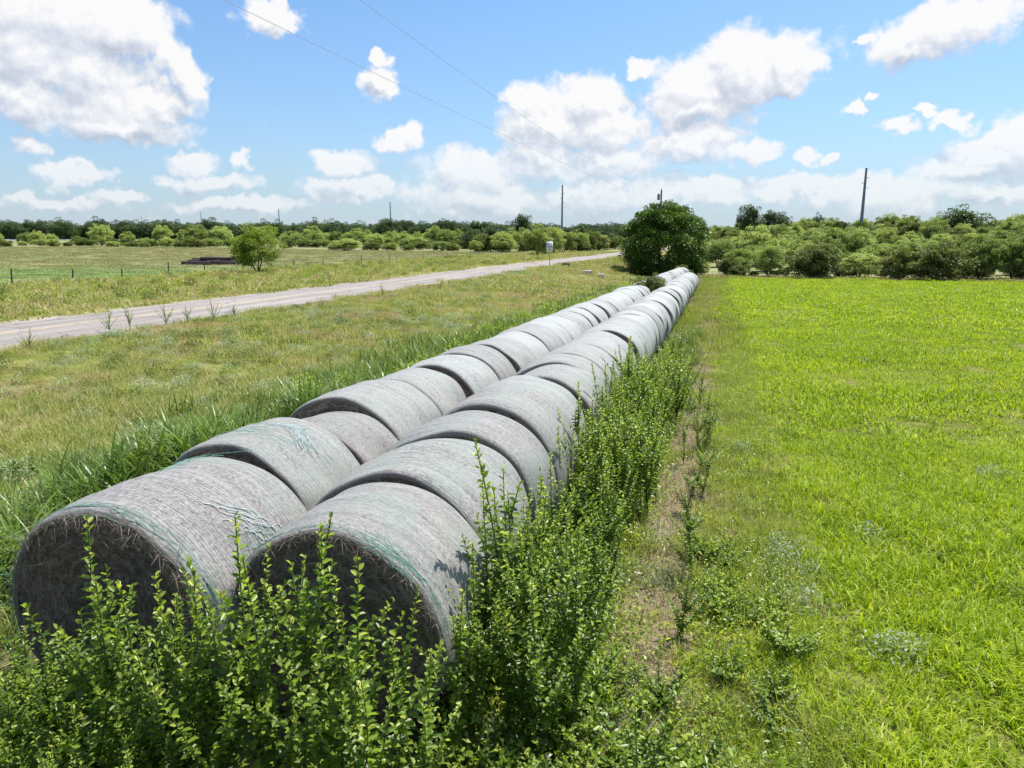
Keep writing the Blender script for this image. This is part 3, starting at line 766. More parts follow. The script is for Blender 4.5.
    parts.append((X, Y, Z, rng.uniform(.6, 1.1, len(X)), 4+rng.integers(0, 3, len(X))))
    X, Y, Z = spread(-10, -5.05, 13, 60, 3.2); k = rng.random(len(X)) < np.exp(-((X+6.9)/1.4)**2)*np.where(Y > 34, .45, 1); X, Y, Z = X[k], Y[k], Z[k]
    parts.append((X, Y, Z, rng.uniform(.6, 1.15, len(X)), 7+(rng.random(len(X)) < .45).astype(int)))
    X, Y, Z = spread(-1.3, -.5, 12, 28, 5.5); parts.append((X, Y, Z, rng.uniform(.6, .9, len(X)), 4+rng.integers(0, 3, len(X))))
    X, Y, Z = spread(-3.45, -2.95, 4, 70, .35); parts.append((X, Y, Z, rng.uniform(.4, .7, len(X)), 4+rng.integers(0, 3, len(X))))
    scatter('tall_grass', *bands(parts), src)
    # verge between rows and road, and beyond the road
    src = [tuft(500+k, 85, .32, .34, .011, .7, 1.6, M['verge'], name='a%d' % k) for k in range(4)]
    src += [tuft(510+k, 190, .75, .30, .026, .9, 1.6, M['verge'], 3, name='b%d' % k) for k in range(3)]
    src += [tuft(520+k, 280, 1.7, .30, .06, 1.0, 1.5, M['verge'], 3, name='c%d' % k) for k in range(3)]
    src += [herb(530, 260, .45, .42, .06, M['sage'], 'd0'), herb(531, 260, .45, .30, .05, M['young'], 'd1'), herb(532, 240, .7, .75, .14, M['shrub'], 'd2'), herb(533, 200, .9, .7, .15, M['young'], 'd3'), herb(534, 240, .5, .34, .07, M['shrub'], 'd4')]
    parts = []
    X, Y, Z = spread(-19.6, -5.2, -3, 17, 15)
    g = vnoise(X, Y, .7, 31); k = rng.random(len(X)) < .5+.6*g; X, Y, Z, g = X[k], Y[k], Z[k], g[k]
    parts.append((X, Y, Z, rng.uniform(.55, 1.0, len(X))*(.35+1.15*g), rng.integers(0, 4, len(X))))
    X, Y, Z = spread(-19.4, -5.2, 16, 45, 4.2); g = vnoise(X, Y, .5, 32)
    parts.append((X, Y, Z, rng.uniform(.5, 1.0, len(X))*(.6+.7*g), 4+rng.integers(0, 3, len(X))))
    X, Y, Z = spread(-19.4, -5.2, 44, 112, 1.1); g = vnoise(X, Y, .3, 33); k = ~((Y > 90) & (X > -14)); X, Y, Z, g = X[k], Y[k], Z[k], g[k]
    parts.append((X, Y, Z, rng.uniform(.5, 1.0, len(X))*(.6+.7*g), 7+rng.integers(0, 3, len(X))))
    X, Y, Z = spread(-47, -26.4, 10, 60, 1.5); g = vnoise(X, Y, .35, 34)
    parts.append((X, Y, Z, rng.uniform(.5, 1.1, len(X))*(.6+.8*g), np.where(rng.random(len(X)) < .5, 5, 8)))
    X, Y, Z = spread(-47, -26.6, 60, 200, .45); g = vnoise(X, Y, .2, 35)
    parts.append((X, Y, Z, rng.uniform(.6, 1.2, len(X))*(.6+.8*g), 7+rng.integers(0, 3, len(X))))
    for (x0, x1, y0, y1, d, ii, p) in ((-19, -6.5, 0, 30, 3.2, [10, 11, 14], [.36, .34, .30]), (-19, -6, 25, 90, .9, [10, 11, 14], [.34, .36, .30]), (-47, -27, 15, 130, .2, [12, 13], [.4, .6])):
        X, Y, Z = spread(x0, x1, y0, y1, d); parts.append((X, Y, Z, rng.uniform(.4, .95, len(X)), rng.choice(ii, len(X), p=p)))
    X, Y, Z = spread(-18, 3, 92, 175, 1.0); k = (X < -12) | (X > -4) & (Y < 97); X, Y, Z = X[k], Y[k], Z[k]
    parts.append((X, Y, Z, rng.uniform(.7, 1.2, len(X)), 7+rng.integers(0, 3, len(X))))
    scatter('verge_grass', *bands(parts), src)
    # pasture beyond the fence and the rough edge of the field
    src = [tuft(600+k, 190, 2.0, .15, .07, .8, 1.3, M['pasture'], 3, name='a%d' % k) for k in range(2)]
    src += [tuft(610+k, 150, 2.3, .2, .07, .8, 1.3, M['drygrass'], 3, name='b%d' % k) for k in range(2)]
    parts = []
    X, Y, Z = spread(-190, -47, 20, 190, .26); d = np.hypot(X, Y)+.9*Y
    I = np.where(rng.random(len(X)) < sstep(125, 185, d)*.55, 2+rng.integers(0, 2, len(X)), rng.integers(0, 2, len(X)))
    parts.append((X, Y, Z, rng.uniform(.5, 1.0, len(X)), I))
    X, Y, Z = spread(-8, 60, 90.5, 97, 1.1); k = rng.random(len(X)) < np.where(X > 28, 1, .35); X, Y, Z = X[k], Y[k], Z[k]
    parts.append((X, Y, Z, rng.uniform(.8, 1.5, len(X)), 2+rng.integers(0, 2, len(X))))
    scatter('pasture_grass', *bands(parts), src)
M['drygrass'] = foliage('cured_grass', [(0, (.20, .18, .075)), (.5, (.29, .25, .12)), (1, (.40, .34, .19))], .25, .7, patch_scale=.06)
M['pasture'] = foliage('pasture_blade', [(0, (.13, .19, .05)), (.5, (.19, .26, .07)), (1, (.28, .31, .11))], .3, .6, patch_scale=.05, objvar=.4, patch=((.27, .25, .11), .05, .5, .65, .6))
grasses()

# ------------------------------------------------------------------ trees and shrubs
def tree_meshes(seed, W, H, base, ncl, nlf, ll, lw, mat, stems=3, tr=.09, flat=1.0, airy=.0, low=.15, cr=(.16, .27), dome=False):
    rg = np.random.default_rng(seed); crown, trunk = MB(), MB()
    c0 = np.array([0, 0, base+(H-base)*.5]); ax = np.array([W/2, W/2, (H-base)/2])
    u = unit(rg.normal(0, 1, (ncl, 3))); u[:, 2] = np.where(u[:, 2] < -.85, -u[:, 2]*.6, u[:, 2])
    rr = (.28+.60*rg.random(ncl)**.6)[:, None]
    lump = 1+.18*np.sin(3*np.arctan2(u[:, 1], u[:, 0])+rg.uniform(0, 6))[:, None]
    if dome: rr = np.maximum(rr, .0)*0+(.55+.36*rg.random(ncl)**.4)[:, None]; lump = .9+.12*lump
    C = c0+u*rr*ax*lump
    CR = W*rg.uniform(cr[0], cr[1], ncl)
    n = int(nlf/ncl)
    P, A = [], []
    for c, r in zip(C, CR):
        q = unit(rg.normal(0, 1, (n, 3))); q[:, 2] = np.where(rg.random(n) < .35, -np.abs(q[:, 2]), np.abs(q[:, 2])*1.0)
        k = rg.uniform(.62, 1.06, n)[:, None]
        pts = c+q*k*r*[1, 1, .72*flat]
        P.append(pts); A.append(np.clip(rg.normal(.45, .16, n)+rg.normal(0, .16), 0, 1))
    P = np.concatenate(P); A = np.concatenate(A)
    k = P[:, 2] > low; P, A = P[k], A[k]
    D = unit(P-c0)*.7+rg.normal(0, .75, P.shape); D[:, 2] -= .15
    leaves(crown, P, D, ll*rg.uniform(.6, 1.3, len(P)), lw*rg.uniform(.7, 1.2, len(P)), .2, A, six=False)
    for s in range(stems):
        a = s*6.28/stems+rg.uniform(-.5, .5); x0 = np.array([math.cos(a), math.sin(a), 0])*tr*1.2*(stems > 1)
        idx = rg.choice(ncl, 4, replace=False)
        mid = x0+np.array([math.cos(a)*W*.10, math.sin(a)*W*.10, base+(H-base)*.25])
        tube(trunk, [x0-[0, 0, .2], x0*1.1+(mid-x0)*.4+[0, 0, .05], mid], [tr*1.25, tr, tr*.7], 7)
        for j in idx:
            e = C[j]; tube(trunk, [mid, (mid+e)/2+rg.normal(0, .05*W, 3)*[1, 1, .4], e], [tr*.65, tr*.4, tr*.12], 5)
    return trunk.mesh('trunk', M['bark']), crown.mesh('crown', mat)
KINDS = {}
def kind(key, n, **kw):
    s = kw.pop('seed'); KINDS[key] = [tree_meshes(s+k*7, **kw) for k in range(n)]
kind('thicket', 5, seed=700, W=6.5, H=5.0, base=.25, ncl=120, nlf=9500, ll=.30, lw=.14, mat=M['thicket'], stems=4, flat=.8, low=.06, cr=(.06, .115))
kind('shrub', 4, seed=760, W=6.0, H=4.2, base=-.1, ncl=120, nlf=9500, ll=.28, lw=.14, mat=M['shrub'], stems=4, low=.02, cr=(.06, .115))
kind('oak', 3, seed=800, W=12, H=9.5, base=.6, ncl=110, nlf=9000, ll=.5, lw=.28, mat=M['oak'], stems=1, tr=.28, low=.4, cr=(.07, .13))
kind('young', 1, seed=840, W=4.9, H=4.3, base=.1, ncl=80, nlf=11000, ll=.2, lw=.09, mat=M['young'], stems=3, tr=.06, low=.3, cr=(.07, .13))
kind('bush', 1, seed=862, W=11.8, H=9.9, base=-1.6, ncl=300, nlf=70000, ll=.27, lw=.16, mat=M['bush'], stems=5, tr=.14, low=.03, cr=(.055, .10), dome=True)
kind('pale', 4, seed=880, W=6.5, H=5.0, base=.1, ncl=105, nlf=9000, ll=.30, lw=.15, mat=M['olive'], stems=3, low=.08, cr=(.065, .125))
tree_roots = {}
def put_tree(key, k, x, y, s, name, label, cat, group=None, sz=None, dz=0):
    vs = KINDS[key]; k = k % len(vs)
    loc = (x, y, float(gz(x, y))-.05+dz); rz = U(0, 6.28)
    sc = (s, s, sz if sz else s)
    if (key, k, name) not in tree_roots:
        r = thing(name, label, cat, loc, rz, group); r.scale = sc
        for nm, me in zip(('trunk', 'crown'), vs[k]):
            o = bpy.data.objects.new(nm, me); COL.objects.link(o); o.parent = r
        tree_roots[(key, k, name)] = r
    else:
        r = dup(tree_roots[(key, k, name)], loc, rz, sc, label)
        if 'group' in r: del r['group']
        if group: r['group'] = group
    return r
def px_size(px, w): return None
def trees():
    put_tree('bush', 0, -7.0, 97.0, .98, 'big_bush', 'huge dark round bush round a utility pole, at the far end of the bale rows', 'bush', sz=.96)
    p = at(258, 273); put_tree('young', 0, p[0], p[1], 1.15, 'young_tree', 'lone yellow-green young tree on the fence line across the road', 'tree', sz=1.08)
    p = np.array([-3.1, 38.3]); put_tree('shrub', 0, p[0]-.3, p[1]+.1, .36, 'gap_shrub', 'small dark shrub growing up in the gap of the verge-side bale row', 'shrub', sz=.5)
    p = np.array([-4.0, 84.8]); put_tree('shrub', 1, p[0], p[1]+2, .4, 'gap_shrub', 'small pale shrub behind the last bale of the verge-side row', 'shrub')
    # edge of the thicket behind the bright field
    for (px, py, w, sz, key, lab) in [(730, 273, 25, .62, 'shrub', 'brownish olive shrub standing alone just right of the big dark bush'), (815, 277, 52, .95, 'shrub', 'wide dark shrub in the middle of the thicket edge behind the field'),
                                     (862, 272, 36, .6, 'thicket', 'low pale spreading tree between the two wide dark shrubs'), (905, 280, 40, .85, 'shrub', 'dark olive shrub left of the yellowish one at the thicket edge'),
                                     (940, 280, 56, 1.0, 'shrub', 'largest dark shrub with yellowish top at the field edge'), (985, 274, 40, 1.0, 'thicket', 'pale green tree above the dry grass at the field corner'), (1018, 274, 40, 1.05, 'thicket', 'pale green tree at the right end of the field edge'),
                                     (770, 270, 30, .8, 'thicket', 'pale green tree set back behind the two front shrubs'), (702, 274, 20, .45, 'thicket', 'low green shrub beside the foot of the big dark bush')]:
        Y = 93.5+(280-py)*.5; p = at_y(px, 240, Y); s = w*Y*.98/FOC/6.2
        put_tree(key, int(px), p[0], p[1], s, 'shrub' if key == 'shrub' else 'thicket_tree', lab, 'shrub' if key == 'shrub' else 'tree', sz=sz*1.05)
    for i in range(26):
        x = 1+i*1.9+U(-.9, .9); Yf = U(95, 101); s = U(.16, .42)
        put_tree('shrub' if i % 3 else 'thicket', i, x, Yf, s*1.2, 'low_shrub', 'low uneven shrub along the front of the thicket behind the field', 'shrub', 'low shrubs at the thicket edge', sz=s)
    # thicket rising behind
    Y = 99.0
    while Y < 330:
        g_ = 1+.0032*(Y-98); x = -.06*Y+U(-2, 2)+3
        while x < .47*Y+8:
            yy = Y+U(-3, 3); s = U(.38, .84)*g_*(.7 if Y < 112 else 1)
            if random.random() < .10: s *= 1.35
            q = random.random(); key = 'thicket' if q < .62 else ('pale' if q < .84 else 'shrub')
            if (abs(x+7.6) > 8.5 or yy > 112) and not (Y < 106 and random.random() < .25):
                put_tree(key, random.randrange(5), x, yy, s, 'thicket_tree', 'pale grey-green tree in the dense thicket behind the bright field', 'tree', 'thicket trees behind the field', sz=s*U(.85, 1.15))
            x += 4.9*g_*U(.65, 1.25)
        Y += 6.8*(1+.0075*(Y-98))
    for (px, w, top, Y, lab) in [(748, 28, 208, 245, 'dark oak-like crown on the right skyline, left of its twin'), (773, 32, 212, 250, 'dark low crown on the right skyline beside its taller neighbour'), (960, 58, 210, 235, 'broad dark domed tree on the skyline at right'), (686+130, 14, 216, 300, 'tiny dark crown on the skyline near the leaning steel pole'),
                                 (523, 26, 217, 300, 'dark tree on the skyline left of the tall steel pole')]:
        p = at_y(px, 240, Y); d = project((p[0], p[1], 4))[2]; s = w*d/FOC/12
        g = float(gz(p[0], p[1])); ht = CAMH+(240-top)*d/FOC-g
        put_tree('oak', int(px), p[0], p[1], s, 'dark_tree', lab, 'tree', sz=max(ht, 3)/8.9)
    # scrub line at the far edge of the pasture, left
    for (px, py, w, h) in [(3, 249, 18, 12), (22, 248, 10, 8), (40, 248, 16, 11), (53, 248, 14, 11), (67, 249, 10, 6), (85, 248, 20, 13), (112, 247, 14, 11), (122, 249, 10, 6), (132, 247, 16, 12), (150, 247, 15, 11), (166, 247, 14, 12), (180, 249, 14, 13), (195, 249, 18, 14), (217, 248, 11, 10), (232, 247, 13, 12), (247, 247, 12, 12),
                           (288, 250, 15, 15), (305, 247, 16, 13), (320, 248, 20, 15), (346, 251, 34, 19), (372, 250, 20, 14), (391, 252, 14, 12), (412, 251, 28, 16), (440, 249, 24, 15), (468, 248, 22, 17), (452, 250, 14, 9), (505, 256, 22, 20), (486, 250, 16, 15), (478, 252, 8, 9), (530, 249, 20, 16)]:
        D = (215+(251-py)*4 if py < 253 else 175)*U(.93, 1.1)
        d = ray(px, 240); p = CAM+d*D; sx_ = w*D/FOC/6.4*U(1.0, 1.45); z = h*D/FOC/5.1*U(.7, 1.05)
        dark = (int(px) % 3 == 0)
        lab = {346: 'widest grey-green spreading tree at the far edge of the pasture', 505: 'rounded pale tree at the left end of the roadside wood', 288: 'dark bush just right of the lone young tree, across the pasture'}.get(px)
        put_tree('shrub' if dark else ('pale' if px % 2 else 'thicket'), int(px), p[0], p[1], sx_, 'pasture_tree', lab or 'grey-green scrubby tree in the line along the far edge of the pasture', 'tree', None if lab else 'trees along the far pasture edge', sz=z*.9, dz=-.35)
    for i in range(40):
        px = U(-10, 470); D = U(205, 300); d = ray(px, 240); p = CAM+d*D; s = U(.25, .75)
        put_tree(random.choice(['shrub', 'pale', 'thicket']), i, p[0], p[1], s*1.4, 'pasture_shrub', 'low ragged shrub scattered behind the far edge of the pasture', 'shrub', 'shrubs behind the pasture', sz=s, dz=-.2)
    # mid wood left of the road
    for (px0, px1, D0, D1, n, key) in [(255, 480, 245, 330, 60, 'thicket'), (470, 625, 190, 300, 62, 'mix'), (380, 640, 300, 420, 50, 'mix'), (-10, 260, 250, 300, 22, 'thicket')]:
        for i in range(n):
            px = U(px0, px1); D = U(D0, D1); d = ray(px, 240); p = CAM+d*D
            if p[0] > -31 and p[1] < 330: continue
            k = key if key != 'mix' else random.choice(['pale', 'shrub', 'thicket', 'shrub', 'oakish'])
            if k == 'oakish': k = 'oak'; s = U(.55, .8)
            else: s = U(.65, 1.4)
            put_tree(k, random.randrange(5), p[0], p[1], s, 'wood_tree', 'green tree in the mixed wood between the pasture and the skyline', 'tree', 'trees of the mixed wood', sz=s*U(.9, 1.2))
    for i, px in enumerate(np.linspace(545, 622, 11)):
        Y = 150+i*11; p = at_y(px, 240, Y)
        x = min(p[0], -29.5)-U(0, 2.5)
        put_tree(['pale', 'shrub', 'thicket'][i % 3], i, x, Y, U(.9, 1.25), 'roadside_tree', 'green tree at the front of the wood along the far road bend', 'tree', 'trees along the road', sz=U(.95, 1.4))
trees()
def far_wood():
    src = []
    for k, (tm, cm) in enumerate(KINDS['oak']):
        o = bpy.data.objects.new('o%d' % k, cm); src.append(o)
    pts, sc, ix = [], [], []
    for D, n in ((480, 110), (530, 120), (590, 130), (650, 140)):
        for i in range(n):
            px = -60+760*(i+U(-.4, .4))/n; d = ray(px, 240); p = CAM+d*(D*U(.97, 1.03))
            pts.append((p[0], p[1], float(gz(p[0], p[1]))-.8)); sc.append(U(.85, 1.6)); ix.append(random.randrange(3))
    for D, n in ((345, 26), (380, 28)):
        for i in range(n):
            px = 690+380*(i+U(-.4, .4))/n; d = ray(px, 240); p = CAM+d*D
            pts.append((p[0], p[1], float(gz(p[0], p[1]))-2.6)); sc.append(U(.55, .75)); ix.append(random.randrange(3))
    scatter('far_wood', pts, sc, ix, src, .0)
far_wood()

# ------------------------------------------------------------------ poles, wires, fence, sign, timbers
def utility_pole():
    Y = 94.6; x = at_y(661.5, 190, Y)[0]; top = at_y(661.5, 190, Y)[2]; g = float(gz(x, Y))
    r = thing('utility_pole', 'brown wooden utility pole rising out of the big dark bush', 'pole', (x, Y, g)); H = top-g
    mb = MB(); tube(mb, [(0, 0, -.3), (0, 0, H*.5), (0, 0, H)], [.14, .125, .10], 12); mb.obj('shaft', M['pole'], r)
    mb = MB(); tube(mb, [(-.32, -.1, H-1.25), (-.32, -.1, H-1.2), (-.32, -.1, H-.5), (-.32, -.1, H-.45)], [.1, .16, .16, .1], 12); tube(mb, [(0, 0, H-.8), (-.3, -.1, H-.8)], .03, 6)
    mb.obj('transformer', M['steel'], r)
    mb = MB(); tube(mb, [(0, 0, H-.05), (0, 0, H+.1), (0, 0, H+.2)], [.03, .05, .03], 8); tube(mb, [(.1, 0, H-1.5), (.22, 0, H-1.5)], [.03, .04], 8)
    mb.obj('insulator', M['wire'], r)
    return x, Y, top
px_, py_, ptop = utility_pole()
def wires():
    # wire heights follow what is seen along the span; each passes over the verge to the next pole behind
    for lab, att, pix in (('lower overhead wire crossing the sky from the utility pole', 1.5, [(232, 0), (380, 75), (500, 138), (585, 171)]), ('upper overhead wire crossing the sky from the utility pole', -.15, [(355, 0), (430, 48), (497, 97), (590, 160)])):
        S, Zs = [], []
        for (a, b) in pix:
            d = ray(a, b); t = px_/d[0]; p = CAM+d*t; S.append(p[1]); Zs.append(p[2])
        S.append(py_); Zs.append(ptop-att)
        co = np.polyfit(S, Zs, 2, w=[1, 1, 1, 1, 4]) if True else None
        y = np.linspace(-30, py_, 90); z = np.polyval(co, y); z[-1] = z[-1]
        mb = MB(); tube(mb, np.stack([np.full(90, px_), y, z], 1), .0052, 5)
        tag(mb.obj('overhead_wire', M['wire']), lab, 'wire')
wires()
def steel_pole(px, top, Y, lean=0, rad=.42, lab=''):
    p = at_y(px, top, Y); g = float(gz(p[0], p[1])); H = p[2]-g
    r = thing('transmission_pole', lab, 'pole', (p[0], p[1], g), 0, None)
    mb = MB(); tube(mb, [(0, 0, -1), (0, 0, H*.5), (0, 0, H)], [rad, rad*.8, rad*.55], 12); mb.obj('shaft', M['steel'], r)
    for k, s in enumerate((1, -1, 1)):
        mb = MB(); z = H*(.86-.07*k); tube(mb, [(0, 0, z), (s*.7, 0, z+.1), (s*1.0, 0, z+.05)], [.10, .07, .12], 8); mb.obj('insulator', M['steel'], r)
steel_pole(866.5, 168, 235, lab='nearest blue-grey steel pole above the thicket at right', rad=.52)
steel_pole(562.5, 185, 305, lab='tall slim steel pole above the wood, left of the big bush', rad=.5)
steel_pole(390, 202, 450, lab='small distant steel pole above the wood at mid left', rad=.5)
steel_pole(278.5, 209, 570, lab='distant steel pole above the lone young tree', rad=.5)
steel_pole(200.5, 212, 600, lab='faint distant steel pole above the left wood', rad=.4)
steel_pole(141, 215, 640, lab='faintest distant steel pole over the far left wood', rad=.35)

def fence():
    r = thing('wire_fence', 'low wire fence with dark thin posts along the far side of the road', 'fence', (-46.8, 0, 0))
    ys = np.array([28.4, 33.2, 38.1, 43.0, 47.7, 52.9, 57.6, 64.8, 72.6, 79.0, 88.9, 97.7, 110.2, 121.5, 139.0, 155.0])
    for y in ys:
        mb = MB(); g = float(gz(-46.8, y)); h = 1.02+.2*math.sin(y*3); dx = .05*math.sin(y*5)
        tube(mb, [(0, y, g-.2), (dx*.5, y, g+h*.5), (dx, y+.03, g+h)], [.055, .05, .045], 8); mb.obj('post', M['darkwood'], r)
    for z in (.35, .65, .95):
        mb = MB(); tube(mb, [(.07, y, float(gz(-46.8, y))+z) for y in ys], .004, 4); mb.obj('wire', M['wire'], r)
M['darkwood'] = plain('dark_timber', (.065, .045, .04), (.035, .026, .024), 3, .9, stretch=(1, 6, 6))
fence()
def sign():
    Y = 80.0; p = at_y(549.5, 268, Y); g = float(gz(p[0], p[1])); zt = at_y(549.5, 241.5, Y)[2]-g; d = project(p)[2]
    face = math.atan2(p[0], p[1])*-1
    r = thing('road_sign', 'small white rectangular road sign on a thin post by the road', 'sign', (p[0], p[1], g), .12)
    w, h = 6.4*d/FOC, 10.2*d/FOC
    mb = MB(); tube(mb, [(0, .03, -.3), (0, .03, zt)], .04, 8); mb.obj('post', M['steel2'], r)
    mb = MB(); box(mb, (0, -.02, zt-h/2), (w, .02, h)); mb.obj('panel', M['white'], r)
    mb = MB(); rg = random.Random(3)
    for row, (z, n, hh) in enumerate(((.78, 4, .12), (.5, 5, .12), (.24, 3, .1))):
        for k in range(n):
            x = (k-(n-1)/2)*w*.17
            box(mb, (x-.03*w, -.034, zt-h+z*h), (.055*w, .004, hh*1.35*h)); box(mb, (x+.01*w, -.034, zt-h+z*h+(.4 if k % 2 else -.4)*hh*h), (.07*w, .004, .025*h))
            if k % 2: box(mb, (x+.05*w, -.034, zt-h+z*h), (.045*w, .004, hh*h*1.3))
    mb.obj('lettering', M['black'], r)
    # low rail and pale concrete blocks on the verge
    p = at_y(566, 269, 82); g = float(gz(p[0], p[1])); r = thing('low_barrier', 'low dark barrier on short legs at the road edge by the sign', 'barrier', (p[0], p[1], g), .25)
    mb = MB(); box(mb, (0, 0, .44), (.85, .06, .22)); mb.obj('rail', M['greyrail'], r)
    for s in (-1, 1):
        mb = MB(); box(mb, (s*.32, .06, .16), (.08, .05, .5)); mb.obj('leg', M['greyrail'], r)
    for (a, b, w, lab) in ((587, 271, 1.1, 'long pale concrete block lying in the verge grass'), (601, 272, .75, 'short pale concrete block lying in the verge grass')):
        p = at_y(a, b, 76); g = float(gz(p[0], p[1])); mb = MB(); rg2 = np.random.default_rng(int(a))
        n = 18; th = np.linspace(0, 6.28, n, endpoint=False)
        rows = []
        for zz, k in ((-.1, 1), (.3, 1), (.42, .93), (.47, .75), (.48, .3)):
            rad = np.maximum(np.abs(np.cos(th)), np.abs(np.sin(th)))
            rows.append(np.stack([np.cos(th)/rad*w/2*k*(1+rg2.normal(0, .02, n)), np.sin(th)/rad*.28*k, zz+rg2.normal(0, .012, n)], 1))
        V = np.concatenate(rows); F = [[i*n+j, i*n+(j+1) % n, (i+1)*n+(j+1) % n, (i+1)*n+j] for i in range(4) for j in range(n)]
        mb.add(V, F); mb.f.append(np.array([[4*n+j for j in range(n)]]))
        o = mb.obj('concrete_block', M['concrete'], smooth=False); o.location = (p[0], p[1], g); o.rotation_euler = (0, 0, .3); tag(o, lab, 'block')
M['steel2'] = plain('galvanised_post', (.30, .29, .27), (.22, .22, .21), 5, .6)
M['white'] = plain('sign_white', (.80, .80, .80), (.74, .74, .74), 3, .5)
M['black'] = plain('sign_black', (.03, .03, .03), (.02, .02, .02), 3, .5)
M['greyrail'] = plain('dull_rail', (.12, .09, .09), (.08, .06, .065), 4, .7)
M['concrete'] = plain('pale_concrete', (.52, .49, .45), (.40, .38, .35), 6, .9, bump=.3)
sign()
def timbers():
    c = at(212, 265); rt = RT
    dist = project(c)[2]; k = dist/FOC
    specs = [(-30, -2, .0, 0, 'longest dark timber lying along the front of the pile'), (-27, 5, .25, 3, 'dark timber at the left of the pile, propped on another'), (-6, 24, .1, 1.5, 'dark timber at the right front of the pile'), (-8, 22, .45, 4.5, 'dark timber slanting up across the middle of the pile'), (0, 28, .1, 6, 'dark timber at the back right of the pile'), (-26, -4, .5, 6.2, 'dark timber on top at the back left of the pile'), (-14, 8, .75, 2.6, 'short dark timber lying highest across the pile')]
    for (a, b, z, back, lab) in specs:
        p0 = c+rt*a*k; p1 = c+rt*b*k; bd = np.array([FW[0], FW[1], 0])*back*.35
        p0 = p0+bd; p1 = p1+bd+np.array([FW[0], FW[1], 0])*U(-.8, .8)
        z0 = float(gz(p0[0], p0[1]))+.24+z*.7; z1 = float(gz(p1[0], p1[1]))+.24+z*(1.3 if 'slant' in lab else .7)
        mb = MB(); L = np.linalg.norm(p1-p0); tube(mb, [(0, 0, 0), (L*.3, 0, .01), (L*.7, 0, -.01), (L, 0, 0)], [.27, .26, .25, .23], 10)
        o = mb.obj('timber', M['darkwood']); o.location = (p0[0], p0[1], z0)
        o.rotation_euler = (0, -math.atan2(z1-z0, L), math.atan2(p1[1]-p0[1], p1[0]-p0[0])); tag(o, lab, 'timber', 'timbers in the pile')
timbers()

